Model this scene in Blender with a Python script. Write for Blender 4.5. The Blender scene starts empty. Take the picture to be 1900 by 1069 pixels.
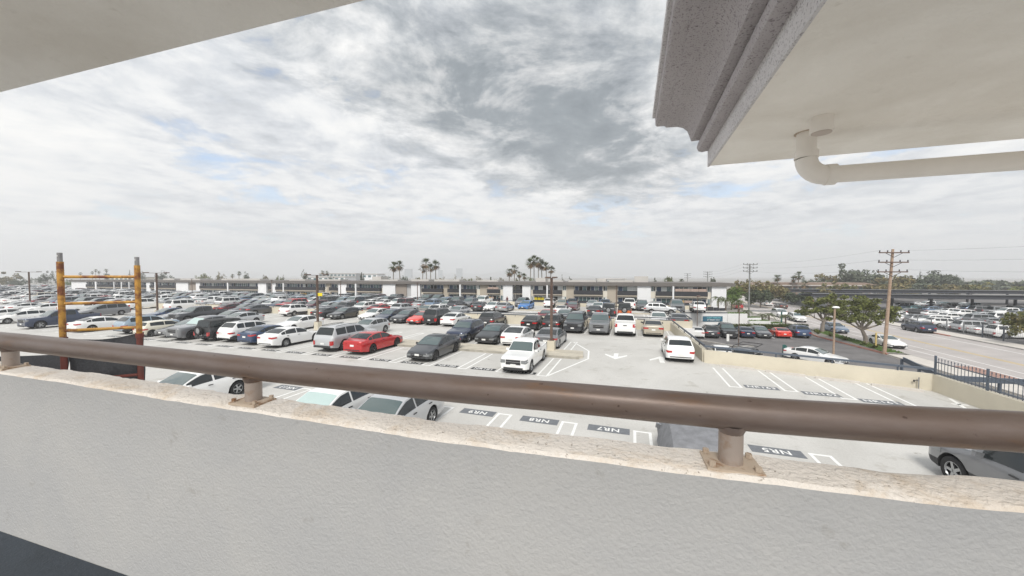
import bpy, bmesh, math, random
from mathutils import Vector, Matrix
random.seed(7)
R = math.radians
sc = bpy.context.scene
col = sc.collection

# ------------------------------------------------------------------ camera, sky, sun, exposure
EYE = 5.6                       # eye above the parking deck (z = 0); the street lies at z = -3
cam_d = bpy.data.cameras.new('camera'); cam = bpy.data.objects.new('camera', cam_d); col.objects.link(cam)
cam.location = (0, 0, EYE); cam.rotation_euler = (R(90 - 1.85), 0, 0)
cam_d.sensor_width = 36; cam_d.lens = 36 * 665 / 1900
cam_d.clip_start = 0.05; cam_d.clip_end = 20000
sc.camera = cam

SUN_EL, SUN_AZ = 48, 196        # azimuth clockwise from +Y (the way the camera looks)
world = bpy.data.worlds.new('World'); sc.world = world; world.use_nodes = True
def build_world():
    nt = world.node_tree; N = nt.nodes; N.clear(); L = nt.links
    def math_(op, a, b=None, c=None, clamp=False):
        n = N.new('ShaderNodeMath'); n.operation = op; n.use_clamp = clamp
        for i, v in enumerate((a, b, c)):
            if v is None: continue
            if isinstance(v, (int, float)): n.inputs[i].default_value = v
            else: L.new(v, n.inputs[i])
        return n.outputs[0]
    def noise(vec, scale, detail=6, rough=.55, dist=0.0):
        n = N.new('ShaderNodeTexNoise'); n.inputs['Scale'].default_value = scale; n.inputs['Detail'].default_value = detail
        n.inputs['Roughness'].default_value = rough; n.inputs['Distortion'].default_value = dist
        L.new(vec, n.inputs['Vector']); return n.outputs['Fac']
    def ramp(fac, stops):
        n = N.new('ShaderNodeValToRGB'); e = n.color_ramp.elements
        while len(e) < len(stops): e.new(.5)
        for el, (p, c) in zip(e, stops): el.position = p; el.color = (*c, 1) if isinstance(c, tuple) else (c, c, c, 1)
        L.new(fac, n.inputs[0]); return n.outputs[0]
    tc = N.new('ShaderNodeTexCoord'); sep = N.new('ShaderNodeSeparateXYZ'); L.new(tc.outputs['Generated'], sep.inputs[0])
    x, y, z = sep.outputs
    zc = math_('MAXIMUM', z, 0.0); den = math_('ADD', zc, .10)
    u = math_('DIVIDE', x, den); v = math_('DIVIDE', y, den)
    comb = N.new('ShaderNodeCombineXYZ'); L.new(u, comb.inputs[0]); L.new(v, comb.inputs[1]); P = comb.outputs[0]
    n1 = noise(P, .62, 9, .60, .5)             # cloud cover
    n2 = noise(P, 1.9, 12, .66, .35)           # puffs
    n3 = noise(P, .42, 5, .55, .6)             # broad light and dark
    n4 = noise(P, 5.5, 8, .65, .2)             # fine curls
    # the heavy cloud mass ahead: a long patch lying along one direction
    uu = math_('SUBTRACT', u, .26); vv = math_('SUBTRACT', v, 2.02)
    du = math_('DIVIDE', math_('ADD', math_('MULTIPLY', uu, .80), math_('MULTIPLY', vv, -.60)), .90)
    dv = math_('DIVIDE', math_('ADD', math_('MULTIPLY', uu, .60), math_('MULTIPLY', vv, .80)), 1.55)
    rad = math_('SQRT', math_('ADD', math_('MULTIPLY', du, du), math_('MULTIPLY', dv, dv)))
    wob = math_('MULTIPLY', math_('SUBTRACT', math_('ADD', n1, n2), 1.0), 1.9)
    heavy = ramp(math_('ADD', rad, wob), [(.35, 1.0), (1.25, 0.0)])
    tone = math_('ADD', math_('ADD', math_('MULTIPLY', n2, .55), math_('MULTIPLY', n3, .42)), math_('MULTIPLY', math_('SUBTRACT', n4, .5), .30))
    light = ramp(tone, [(.34, (.46, .49, .53)), (.43, (.66, .69, .73)), (.50, (.86, .87, .875)), (.585, (1.0, .99, .965))])
    dtone = math_('ADD', n2, math_('MULTIPLY', math_('SUBTRACT', n4, .5), .35))
    dark = ramp(dtone, [(.34, (.165, .20, .23)), (.50, (.245, .285, .315)), (.61, (.47, .49, .51)), (.71, (.92, .92, .91))])
    mx = N.new('ShaderNodeMix'); mx.data_type = 'RGBA'; L.new(heavy, mx.inputs[0]); L.new(light, mx.inputs[6]); L.new(dark, mx.inputs[7])
    # thin low cloud near the horizon
    low = ramp(zc, [(.0, 1.0), (.10, 0.6), (.26, 0.0)])
    mh = N.new('ShaderNodeMix'); mh.data_type = 'RGBA'; L.new(math_('MULTIPLY', low, .45), mh.inputs[0]); L.new(mx.outputs[2], mh.inputs[6])
    mh.inputs[7].default_value = (.82, .835, .845, 1)
    cover = math_('MAXIMUM', ramp(math_('ADD', math_('MULTIPLY', n1, .55), math_('MULTIPLY', n2, .45)), [(.375, 0.0), (.455, 1.0)]), math_('MULTIPLY', low, .85))
    cover = math_('MAXIMUM', cover, heavy)
    sky = N.new('ShaderNodeTexSky'); sky.sky_type = 'NISHITA'; sky.sun_disc = False
    sky.sun_elevation = R(SUN_EL); sky.sun_rotation = R(SUN_AZ); sky.air_density = 1.0; sky.dust_density = 2.0
    b1 = N.new('ShaderNodeBackground'); L.new(sky.outputs[0], b1.inputs[0]); b1.inputs[1].default_value = .10
    b2 = N.new('ShaderNodeBackground'); L.new(mh.outputs[2], b2.inputs[0]); b2.inputs[1].default_value = .47
    ms = N.new('ShaderNodeMixShader'); L.new(cover, ms.inputs[0]); L.new(b1.outputs[0], ms.inputs[1]); L.new(b2.outputs[0], ms.inputs[2])
    out = N.new('ShaderNodeOutputWorld'); L.new(ms.outputs[0], out.inputs[0])
build_world()
sun_d = bpy.data.lights.new('sun', 'SUN'); sun_d.energy = 1.5; sun_d.angle = R(18); sun_d.color = (1, .965, .91)
sun = bpy.data.objects.new('sun', sun_d); col.objects.link(sun)
sun.rotation_euler = (R(90 - SUN_EL), 0, R(180 - SUN_AZ)); sun.location = (0, -20, 40)
sc.view_settings.view_transform = 'Standard'; sc.view_settings.look = 'None'
sc.view_settings.exposure = 1.2; sc.view_settings.gamma = 1; sc.view_settings.use_curve_mapping = False
cy = sc.cycles
cy.max_bounces = 6; cy.diffuse_bounces = 4; cy.glossy_bounces = 3; cy.transmission_bounces = 4; cy.transparent_max_bounces = 8; cy.volume_bounces = 1
cy.sample_clamp_indirect = 6

# ------------------------------------------------------------------ grid of the car park: a to the right, b away from the building
TH = math.atan(222 / 665)
D1 = Vector((math.sin(TH), math.cos(TH), 0)); D2 = Vector((math.cos(TH), -math.sin(TH), 0))
def G(a, b, z=0.0): return D2 * a + D1 * b + Vector((0, 0, z))
GROT = -TH                       # rotation of an object whose local x runs along a, y along b
ST = -3.0                        # street level

# ------------------------------------------------------------------ materials
MATS = {}
def mat(name, c, rough=.6, metal=0.0, var=0.0, scale=3.0, bump=0.0, bscale=40.0, c2=None, coat=0.0, spec=.5, detail=5, lo=.35, hi=.65, trans=0.0, island=0.0):
    """principled material; var: blotchy value change, c2: second colour mixed by noise, bump: fine relief"""
    if name in MATS: return MATS[name]
    m = bpy.data.materials.new(name); m.use_nodes = True; MATS[name] = m
    nt = m.node_tree; N = nt.nodes; L = nt.links; p = N['Principled BSDF']
    p.inputs['Base Color'].default_value = (*c, 1); p.inputs['Roughness'].default_value = rough; p.inputs['Metallic'].default_value = metal
    p.inputs['Coat Weight'].default_value = coat; p.inputs['Coat Roughness'].default_value = .05; p.inputs['Specular IOR Level'].default_value = spec
    if trans: p.inputs['Transmission Weight'].default_value = trans
    m.diffuse_color = (*c, 1)
    if var or c2 or bump or island:
        tc = N.new('ShaderNodeTexCoord'); src = tc.outputs['Object']
    colr = None
    if var or c2:
        n = N.new('ShaderNodeTexNoise'); n.inputs['Scale'].default_value = scale; n.inputs['Detail'].default_value = detail; n.inputs['Roughness'].default_value = .62
        L.new(src, n.inputs['Vector'])
        r = N.new('ShaderNodeValToRGB'); e = r.color_ramp.elements
        cc = c2 or tuple(max(0, v * (1 - var)) for v in c)
        e[0].position = lo; e[0].color = (*cc, 1); e[1].position = hi; e[1].color = (*c, 1)
        L.new(n.outputs['Fac'], r.inputs[0]); colr = r.outputs[0]
    if island:
        g = N.new('ShaderNodeNewGeometry'); h = N.new('ShaderNodeHueSaturation')
        mr = N.new('ShaderNodeMapRange'); mr.inputs['To Min'].default_value = 1 - island; mr.inputs['To Max'].default_value = 1 + island
        L.new(g.outputs['Random Per Island'], mr.inputs[0]); L.new(mr.outputs[0], h.inputs['Value'])
        if colr: L.new(colr, h.inputs['Color'])
        else: h.inputs['Color'].default_value = (*c, 1)
        colr = h.outputs[0]
    if colr: L.new(colr, p.inputs['Base Color'])
    if bump:
        n = N.new('ShaderNodeTexNoise'); n.inputs['Scale'].default_value = bscale; n.inputs['Detail'].default_value = 4
        L.new(src, n.inputs['Vector'])
        b = N.new('ShaderNodeBump'); b.inputs['Strength'].default_value = bump; b.inputs['Distance'].default_value = .01
        L.new(n.outputs['Fac'], b.inputs['Height']); L.new(b.outputs[0], p.inputs['Normal'])
    return m

def deck_material():
    m = bpy.data.materials.new('deck_concrete'); m.use_nodes = True; nt = m.node_tree; N = nt.nodes; L = nt.links; p = N['Principled BSDF']
    tc = N.new('ShaderNodeTexCoord')
    def nz(s, d, r=.6, dist=0):
        n = N.new('ShaderNodeTexNoise'); n.inputs['Scale'].default_value = s; n.inputs['Detail'].default_value = d; n.inputs['Roughness'].default_value = r
        n.inputs['Distortion'].default_value = dist; L.new(tc.outputs['Object'], n.inputs['Vector']); return n.outputs['Fac']
    def rp(f, stops):
        r = N.new('ShaderNodeValToRGB'); e = r.color_ramp.elements
        while len(e) < len(stops): e.new(.5)
        for el, (q, c) in zip(e, stops): el.position = q; el.color = (*c, 1) if isinstance(c, tuple) else (c, c, c, 1)
        L.new(f, r.inputs[0]); return r.outputs[0]
    def mul(a, b, f=1):
        x = N.new('ShaderNodeMix'); x.data_type = 'RGBA'; x.blend_type = 'MULTIPLY'; x.inputs[0].default_value = f; L.new(a, x.inputs[6]); L.new(b, x.inputs[7]); return x.outputs[2]
    base = rp(nz(.22, 6, .65, .6), [(.34, (.455, .445, .42)), (.62, (.535, .525, .50))])
    stain = rp(nz(.9, 7, .7, .3), [(.28, (.72, .70, .66)), (.43, (1, 1, 1))])
    spot = rp(nz(2.3, 3, .5), [(.22, (.42, .38, .33)), (.29, (1, 1, 1))])
    fine = rp(nz(14, 4, .7), [(.3, .90), (.7, 1.05)])
    c = mul(mul(mul(base, stain), spot, .8), fine); L.new(c, p.inputs['Base Color'])
    p.inputs['Roughness'].default_value = .78; p.inputs['Specular IOR Level'].default_value = .35
    b = N.new('ShaderNodeBump'); b.inputs['Strength'].default_value = .15; b.inputs['Distance'].default_value = .01; L.new(nz(30, 3), b.inputs['Height']); L.new(b.outputs[0], p.inputs['Normal'])
    MATS['deck'] = m; return m
deck_material()
M = mat
M('line_white', (.78, .78, .76), .7, var=.12, scale=6)
M('label_black', (.035, .038, .042), .7, var=.3, scale=5)
M('label_grey', (.16, .17, .185), .7, var=.2, scale=5)
M('island', (.50, .46, .38), .85, var=.22, scale=1.2, bump=.2, bscale=30)
M('island_edge', (.40, .375, .32), .85, var=.3, scale=2.2)
M('cream_wall', (.62, .57, .46), .85, var=.10, scale=.9, bump=.2, bscale=25)
M('white_wall', (.78, .78, .775), .85, var=.08, scale=.6)
M('rail_dark', (.055, .065, .085), .5)
M('rail_slate', (.085, .105, .135), .5)
M('asphalt', (.165, .158, .157), .9, var=.28, scale=.5, bump=.2, bscale=20)
M('road', (.43, .40, .385), .9, var=.16, scale=.35, bump=.15, bscale=18)
M('ground', (.30, .285, .26), .95, var=.35, scale=.03)
M('sidewalk', (.58, .545, .50), .85, var=.14, scale=1.1)
M('kerb', (.40, .385, .36), .85, var=.2, scale=2)
M('red_kerb', (.42, .12, .085), .8, c2=(.40, .27, .22), scale=3)
M('yellow_line', (.62, .44, .10), .75, var=.2, scale=4)
M('black', (.018, .018, .02), .6)
M('tyre', (.020, .020, .021), .85)
M('rim', (.42, .43, .44), .32, .85)
M('rim_dark', (.07, .07, .075), .35, .7)
M('glass', (.014, .019, .021), .05, 0.0, spec=.55, coat=.2)
M('windscreen', (.055, .085, .085), .04, 0.0, spec=.9, coat=.7)
M('shade_screen', (.50, .62, .60), .35, .4)
M('lamp_clear', (.20, .21, .215), .15, .0, coat=.5)
M('lamp_red', (.42, .015, .015), .15, coat=.8)
M('plate', (.74, .74, .72), .5)
M('plate_blue', (.10, .14, .30), .5)
M('chrome', (.62, .63, .64), .18, 1.0)
M('plastic', (.035, .036, .038), .65)
PAINTS = {'white': (.80, .80, .79), 'silver': (.50, .51, .52), 'light grey': (.36, .37, .38), 'grey': (.19, .195, .205), 'dark grey': (.075, .078, .085),
          'black': (.016, .016, .018), 'navy': (.022, .035, .075), 'dark blue': (.030, .060, .135), 'bright blue': (.02, .20, .58), 'slate blue': (.14, .20, .29),
          'red': (.52, .018, .022), 'bright red': (.70, .04, .02), 'maroon': (.115, .016, .024), 'beige': (.46, .41, .33), 'cream': (.74, .70, .58),
          'orange': (.72, .17, .03), 'brown': (.09, .06, .045), 'charcoal': (.045, .048, .055), 'pale blue': (.30, .38, .45), 'olive': (.10, .105, .075), 'teal': (.05, .16, .18)}
for k, c in PAINTS.items():
    mt = k not in ('white', 'cream', 'bright red', 'black')
    M('paint_' + k.replace(' ', '_'), c, .34, .35 if mt else 0.0, coat=1.0, spec=.5)

# ------------------------------------------------------------------ mesh helpers
class MB:
    """collects geometry; build() links it as one mesh object"""
    def __init__(s): s.v = []; s.f = []; s.m = []
    def face(s, pts, m=0):
        i = len(s.v); s.v += [tuple(p) for p in pts]; s.f.append(tuple(range(i, i + len(pts)))); s.m.append(m)
    def box(s, x0, x1, y0, y1, z0, z1, m=0, X=None):
        i = len(s.v); P = [(x, y, z) for z in (z0, z1) for y in (y0, y1) for x in (x0, x1)]
        if X: P = [tuple(X(Vector(p))) for p in P]
        s.v += P
        for q in ((0, 2, 3, 1), (4, 5, 7, 6), (0, 1, 5, 4), (2, 6, 7, 3), (0, 4, 6, 2), (1, 3, 7, 5)): s.f.append(tuple(i + k for k in q)); s.m.append(m)
    def gbox(s, a0, a1, b0, b1, z0, z1, m=0):           # box on the car-park grid
        s.box(a0, a1, b0, b1, z0, z1, m, lambda p: G(p.x, p.y, p.z))
    def tube(s, pts, r, n=8, m=0, cap=True):
        pts = [Vector(p) for p in pts]; rs = r if isinstance(r, (list, tuple)) else [r] * len(pts); i0 = len(s.v); up = Vector((0, 0, 1))
        for k, p in enumerate(pts):
            t = (pts[min(k + 1, len(pts) - 1)] - pts[max(k - 1, 0)]).normalized()
            ref = up if abs(t.z) < .95 else Vector((1, 0, 0))
            u = t.cross(ref).normalized(); w = u.cross(t)
            for j in range(n):
                g = 2 * math.pi * j / n; s.v.append(tuple(p + (u * math.cos(g) + w * math.sin(g)) * rs[k]))
        for k in range(len(pts) - 1):
            for j in range(n):
                a = i0 + k * n + j; b = i0 + k * n + (j + 1) % n; s.f.append((a, b, b + n, a + n)); s.m.append(m)
        if cap: s.f.append(tuple(i0 + j for j in range(n))[::-1]); s.m.append(m); k = i0 + (len(pts) - 1) * n; s.f.append(tuple(k + j for j in range(n))); s.m.append(m)
    def bar(s, p, q, w, h, m=0):                          # rectangular bar between two points
        p, q = Vector(p), Vector(q); t = (q - p).normalized(); ref = Vector((0, 0, 1)) if abs(t.z) < .95 else Vector((1, 0, 0))
        u = t.cross(ref).normalized() * w / 2; v = u.cross(t).normalized() * h / 2; i = len(s.v)
        s.v += [tuple(e + a * u + b * v) for e in (p, q) for a, b in ((-1, -1), (1, -1), (1, 1), (-1, 1))]
        for f in ((3, 2, 1, 0), (4, 5, 6, 7), (0, 1, 5, 4), (1, 2, 6, 5), (2, 3, 7, 6), (3, 0, 4, 7)): s.f.append(tuple(i + k for k in f)); s.m.append(m)
    def lathe(s, prof, n=24, m=0, axis='y'):              # prof: (r, h)
        i0 = len(s.v)
        for r, h in prof:
            for j in range(n):
                g = 2 * math.pi * j / n; c, d = r * math.cos(g), r * math.sin(g); s.v.append((c, h, d) if axis == 'y' else (c, d, h))
        for k in range(len(prof) - 1):
            for j in range(n):
                a = i0 + k * n + j; b = i0 + k * n + (j + 1) % n; s.f.append((a, b, b + n, a + n)); s.m.append(m)
    def prism(s, poly, z0, z1, m=0):                      # polygon (x, y) extruded in z
        n = len(poly); i = len(s.v); s.v += [(x, y, z0) for x, y in poly] + [(x, y, z1) for x, y in poly]
        s.f += [tuple(i + k for k in range(n))[::-1], tuple(i + n + k for k in range(n))]; s.m += [m, m]
        for k in range(n): s.f.append((i + k, i + (k + 1) % n, i + n + (k + 1) % n, i + n + k)); s.m.append(m)
    def mesh(s, name, mats=(), smooth=False, fix=False, angle=38):
        me = bpy.data.meshes.new(name); me.from_pydata(s.v, [], s.f)
        for x in mats: me.materials.append(MATS[x] if isinstance(x, str) else x)
        if any(s.m): me.polygons.foreach_set('material_index', s.m)
        if fix:
            bm = bmesh.new(); bm.from_mesh(me); bmesh.ops.remove_doubles(bm, verts=bm.verts, dist=1e-4); bmesh.ops.recalc_face_normals(bm, faces=bm.faces); bm.to_mesh(me); bm.free()
        if smooth:
            me.polygons.foreach_set('use_smooth', [True] * len(me.polygons)); me.set_sharp_from_angle(angle=R(angle))
        me.update(); return me
    def build(s, name, mats=(), parent=None, smooth=False, fix=False, loc=None, rz=0.0):
        return link(name, s.mesh(name, mats if isinstance(mats, (list, tuple)) else [mats], smooth, fix), parent, loc, rz)
def link(name, data, parent=None, loc=None, rz=0.0):
    o = bpy.data.objects.new(name, data); col.objects.link(o)
    if parent: o.parent = parent
    if loc is not None: o.location = loc
    if rz: o.rotation_euler = (0, 0, rz)
    return o
def tag(o, label, cat, group=None):
    o['label'] = label; o['category'] = cat
    if group: o['group'] = group
    return o
def struct(o): o['kind'] = 'structure'; return o
def thing(name, label, cat, loc=(0, 0, 0), rz=0.0, group=None):
    return tag(link(name, None, None, loc, rz), label, cat, group)
def text_obj(body, size, name, m, parent, loc, rot, align='CENTER', space=1.0):
    cu = bpy.data.curves.new(name, 'FONT'); cu.body = body; cu.size = size; cu.align_x = align; cu.align_y = 'CENTER'; cu.space_character = space
    cu.offset = size * .018
    o = bpy.data.objects.new('tmp_text', cu); col.objects.link(o)
    dg = bpy.context.evaluated_depsgraph_get(); me = bpy.data.meshes.new_from_object(o.evaluated_get(dg)); bpy.data.objects.remove(o)
    me.materials.clear(); me.materials.append(MATS[m]); o = link(name, me, parent, loc); o.rotation_euler = rot; return o
NUMS = ['zeroth', 'first', 'second', 'third', 'fourth', 'fifth', 'sixth', 'seventh', 'eighth', 'ninth', 'tenth', 'eleventh', 'twelfth', 'thirteenth', 'fourteenth', 'fifteenth', 'sixteenth', 'seventeenth', 'eighteenth', 'nineteenth']
TENS = {20: 'twent', 30: 'thirt', 40: 'fort', 50: 'fift', 60: 'sixt', 70: 'sevent', 80: 'eight', 90: 'ninet'}
def nth(n):
    if n >= 100: return 'hundred and ' + nth(n - 100)
    if n < 20: return NUMS[n]
    t, u = n // 10 * 10, n % 10
    return TENS[t] + ('ieth' if u == 0 else 'y-' + NUMS[u])

# ================================================================== GROUND, DECKS, ROAD
mb = MB(); mb.face([(-9000, -400, ST - .02), (9000, -400, ST - .02), (9000, 12000, ST - .02), (-9000, 12000, ST - .02)])
struct(mb.build('ground', 'ground'))
def gpoly(pts): return [(G(a, b).x, G(a, b).y) for a, b in pts]
# near deck and far deck: slabs on the grid
near = MB(); near.prism(gpoly([(-190, -9), (15, -9), (14.7, 20.5), (14.2, 23.2), (4.6, 26.1), (4.0, 40.3), (-190, 40.3)]), -.35, 0)  # unseen stretch under the balcony added to bounce light up onto the soffits
NEAR = struct(near.build('parking_deck', 'deck'))
fpts = gpoly([(-190, 42.0), (6.2, 42.0), (6.2, 55.5)]); fpts += [(27.0, 57.6), (34.6, 57.6)]; fpts += gpoly([(14.5, 69.0), (-190, 69.0)])
far = MB(); far.prism(fpts, -.35, 0)
FAR = struct(far.build('parking_deck', 'deck'))
# road, lot, sidewalks (along b)
mb = MB(); mb.gbox(28.8, 43.6, -60, 420, ST - .3, ST); ROAD = struct(mb.build('road', 'road'))
mb = MB(); mb.prism(gpoly([(4.2, 20), (26.6, 20), (26.3, 57), (25.6, 66), (4.2, 60)]), ST - .3, ST + .004); LOT = struct(mb.build('parking_lot', 'asphalt'))
mb = MB(); mb.gbox(43.6, 46.2, -60, 420, ST - .3, ST + .12); struct(mb.build('pavement', 'sidewalk'))
mb = MB(); mb.gbox(26.6, 28.65, 8, 50, ST - .3, ST + .12); mb.gbox(27.2, 28.65, 69, 420, ST - .3, ST + .12); struct(mb.build('pavement', 'sidewalk'))
mb = MB(); mb.gbox(28.65, 28.8, 8, 420, ST - .3, ST + .125); mb.gbox(43.45, 43.6, -60, 420, ST - .3, ST + .125); struct(mb.build('kerb', 'kerb'))
mb = MB(); mb.gbox(46.2, 130, 30, 210, ST - .3, ST + .01); struct(mb.build('parking_lot', 'asphalt'))
mb = MB(); mb.gbox(-330, -60, 69.2, 74, ST, -.5); mb.gbox(-330, -196, 74, 150, ST - .3, -.6); struct(mb.build('terrace', 'road'))
# lane markings of the road, one strip each
for a, m, w in ((31.2, 'line_white', .13), (33.0, 'line_white', .11), (41.2, 'line_white', .13), (35.9, 'yellow_line', .12), (36.25, 'yellow_line', .12)):
    mb = MB(); mb.gbox(a - w / 2, a + w / 2, 20, 300, ST - .01, ST + .005); mb.build('lane_line', m, ROAD)
mb = MB(); mb.gbox(43.3, 43.62, 68.5, 75.5, ST, ST + .132); mb.build('painted_kerb', 'red_kerb', ROAD)

# ------------------------------------------------------------------ stall lines and numbers on the decks
def hairpin(b0, b1, closed_near=True, w=.1, gap=.42):
    mb = MB()
    mb.box(-gap / 2 - w, -gap / 2, b0, b1, .0, .004); mb.box(gap / 2, gap / 2 + w, b0, b1, .0, .004)
    e = b0 if closed_near else b1 - w
    mb.box(-gap / 2, gap / 2, e, e + w, .0, .004)
    return mb.mesh('stall_line', ['line_white'])
def lay(me, a, b=0, parent=NEAR, name='stall_line', z=.001, rot=0.0):
    return link(name, me, parent, G(a, b, z), GROT + rot)
lineA = hairpin(7.6, 13.6, False); lineB = hairpin(19.5, 24.0); lineD = hairpin(35.3, 39.8); lineC = hairpin(26.4, 30.6, False); lineF = hairpin(51.3, 55.9); lineR = hairpin(20.6, 24.6)
for k in range(9): lay(lineA, -2.2 - 2.62 * (k - 3), 0)
for k in range(27): lay(lineB, -4.75 - 2.5 * k, 0)
for k in range(26): lay(lineD, 3.2 - 2.42 * k, 0)
for k in range(22): lay(lineC, -4.6 - 2.5 * k, 0)
for k in range(24): lay(lineF, 2.0 - 2.42 * k, 0, FAR)
for a, b in ((5.05, .0), (7.45, .1), (9.5, -.4), (11.45, -1.1)): lay(lineR, a, b)
plateN = MB(); plateN.box(-.78, .78, -.23, .23, 0, .004); plateN = plateN.mesh('stall_number', ['label_black'])
plateA = MB(); plateA.box(-.74, .74, -.26, .26, 0, .004); plateA = plateA.mesh('stall_number', ['label_grey'])
def stall_number(txt, a, b, flip=False, me=plateN, parent=NEAR):
    o = link('stall_number', me, parent, G(a, b, .001), GROT + (math.pi if flip else 0))
    text_obj(txt, .40, 'lettering', 'line_white', o, (0, 0, .008), (0, 0, 0), space=1.12)
for k in range(17): stall_number('NR%d' % (182 - k), -5.95 - 2.5 * k, 19.85)
for k, n in enumerate((5, 6, 7, 8, 9, 10, 11, 12, 13)): stall_number('NR%d' % n, 4.45 - 2.6 * k, 13.4, True, plateA)
for n, a, b in ((163, 6.25, 20.95), (162, 8.6, 20.65), (161, 10.6, 20.2)): stall_number('NR%d' % n, a, b, False, plateA)
# arrows and the hatched end of the island
def arrow(a, b, flip):
    mb = MB(); s = -1 if flip else 1
    for q in ([(-.15, -1.0 * s), (.15, -1.0 * s), (.15, .12 * s), (-.15, .12 * s)], [(-.75, -.25 * s), (0, .95 * s), (0, .12 * s), (-.15, .12 * s), (-.75, -.62 * s)], [(.75, -.25 * s), (0, .95 * s), (0, .12 * s), (.15, .12 * s), (.75, -.62 * s)]):
        mb.prism(q if True else q, .0, .004)
    mb.build('lane_arrow', 'line_white', NEAR, loc=G(a, b, .001), rz=GROT, fix=True)
arrow(-1.0, 26.0, True); arrow(1.95, 26.0, False)
def stripe(pts, w=.12, parent=NEAR):
    mb = MB()
    for p, q in zip(pts, pts[1:]): mb.bar(G(*p, .003), G(*q, .003), w, .004)
    mb.build('end_stripe', 'line_white', parent)
stripe([(-4.45, 19.6), (-2.75, 24.6), (-3.0, 27.2), (-4.6, 30.4)])
stripe([(13.9, 21.8), (12.4, 16.5)]); stripe([(13.95, 20.9), (13.4, 20.9)])
# raised island between the two rows
mb = MB(); mb.prism(gpoly([(-19.2, 24.25), (-3.55, 24.25), (-3.1, 24.7), (-3.3, 26.35), (-19.2, 26.35)]), 0, .16)
ISL = struct(mb.build('kerb_island', 'island'))
mb = MB(); mb.gbox(-19.2, -3.3, 24.2, 24.25, 0, .155); mb.build('island_edge', 'island_edge', ISL)
mb = MB(); mb.prism(gpoly([(-60, 56.15), (3.2, 56.15), (3.2, 56.9), (-60, 56.9)]), 0, .15); struct(mb.build('kerb_island', 'island'))
ws = MB(); ws.box(-.9, .9, -.09, .09, 0, .11); ws = ws.mesh('wheel_stop', ['sidewalk'])
for k, (a, b) in enumerate(((6.15, 25.0), (8.4, 24.3), (10.5, 23.6), (12.6, 22.9))):
    tag(link('wheel_stop', ws, None, G(a, b, .0), GROT - .28), '%s concrete wheel stop from the street corner along the cream wall' % ['fourth', 'third', 'second', 'first'][k], 'wheel stop', 'wheel stops by the cream wall')

# ------------------------------------------------------------------ parapet walls with handrails
def parapet(path, h, label, rail=True, rh=None, th=.22, wallm='cream_wall', railm='rail_dark', base=0.0, world_pts=False, side=1, step=2.4):
    P = [Vector((*p, 0)) if world_pts else G(*p) for p in path]
    t = thing('parapet_wall', label, 'wall', P[0] + Vector((0, 0, base)), group=None)
    o = P[0] + Vector((0, 0, base))
    for p, q in zip(P, P[1:]):
        mb = MB(); d = (q - p).normalized(); e = Vector((d.y, -d.x, 0)) * th / 2
        A = [p + e, q + e, q - e, p - e]; mb.prism([(v.x - o.x, v.y - o.y) for v in A], 0, h); mb.build('wall_panel', wallm, t)
    if rail:
        z = (rh or h + .24)
        for p, q in zip(P, P[1:]):
            mb = MB(); mb.bar(p - o + Vector((0, 0, z + base - base)), q - o + Vector((0, 0, z)), .10, .10); mb.build('handrail', railm, t)
            n = max(2, int((q - p).length / step)); n = min(n, 40)
            for k in range(n):
                r = p + (q - p) * ((k + .5) / n) - o; mb = MB(); mb.bar(r + Vector((0, 0, h - .02)), r + Vector((0, 0, z)), .05, .05); mb.build('bracket', railm, t)
    return t
parapet([(-190, 40.2), (3.95, 40.2)], .86, 'cream divider wall with dark rail running across the deck behind the parked row', rh=1.08)
parapet([(-190, 42.1), (6.1, 42.1)], .80, 'cream wall with dark rail on the far side of the gap', rh=1.08)
parapet([(3.95, 40.05), (4.55, 26.15)], .86, 'cream wall with dark rail along the lane beside the white hatchback', rh=1.10)
parapet([(4.55, 26.0), (14.1, 23.05)], .82, 'cream wall with slate blue rail behind the empty corner stalls', rh=1.06, railm='rail_slate')
parapet([(14.1, 23.0), (14.75, 2.2)], .82, 'cream wall under the iron picket fence at the lower right', rail=False)
parapet([(6.1, 42.25), (6.1, 55.4)], .85, 'short cream wall with dark rail bordering the far deck beside the lot', rh=1.05)
parapet([(-190, 67.2), (12.5, 67.2)], .62, 'long low cream wall with dark rail in front of the apartment block', rh=.82)
# pipe fitting on the corner wall
t = thing('standpipe', 'small grey water pipe and tap on the cream corner wall', 'pipe', G(13.5, 23.0, 0), GROT - .3)
mb = MB(); mb.tube([(0, 0, .05), (0, 0, .62)], .025, 8); mb.build('pipe', 'rim', t)
mb = MB(); mb.tube([(-.16, 0, .45), (.02, 0, .45)], .02, 8); mb.tube([(-.16, 0, .38), (-.16, 0, .47)], .035, 8); mb.build('tap', 'rim_dark', t)
# dark screen wall in the gap and white screen wall of the lot below the lane wall
mb = MB(); mb.gbox(4.15, 6.35, 41.75, 41.95, ST, .1)
for k in range(3): mb.gbox(4.15, 6.36, 41.735, 41.76, ST + .9 * k + .88, ST + .9 * k + .9)
tag(mb.build('screen_wall', 'white_wall'), 'white jointed wall below the rails beyond the end of the lane', 'wall')

# ================================================================== VEHICLES
def pl(pts, s):
    if s <= pts[0][0]: return pts[0][1]
    for (x0, z0), (x1, z1) in zip(pts, pts[1:]):
        if s <= x1: return z0 + (z1 - z0) * (s - x0) / (x1 - x0) if x1 > x0 else z1
    return pts[-1][1]
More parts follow.
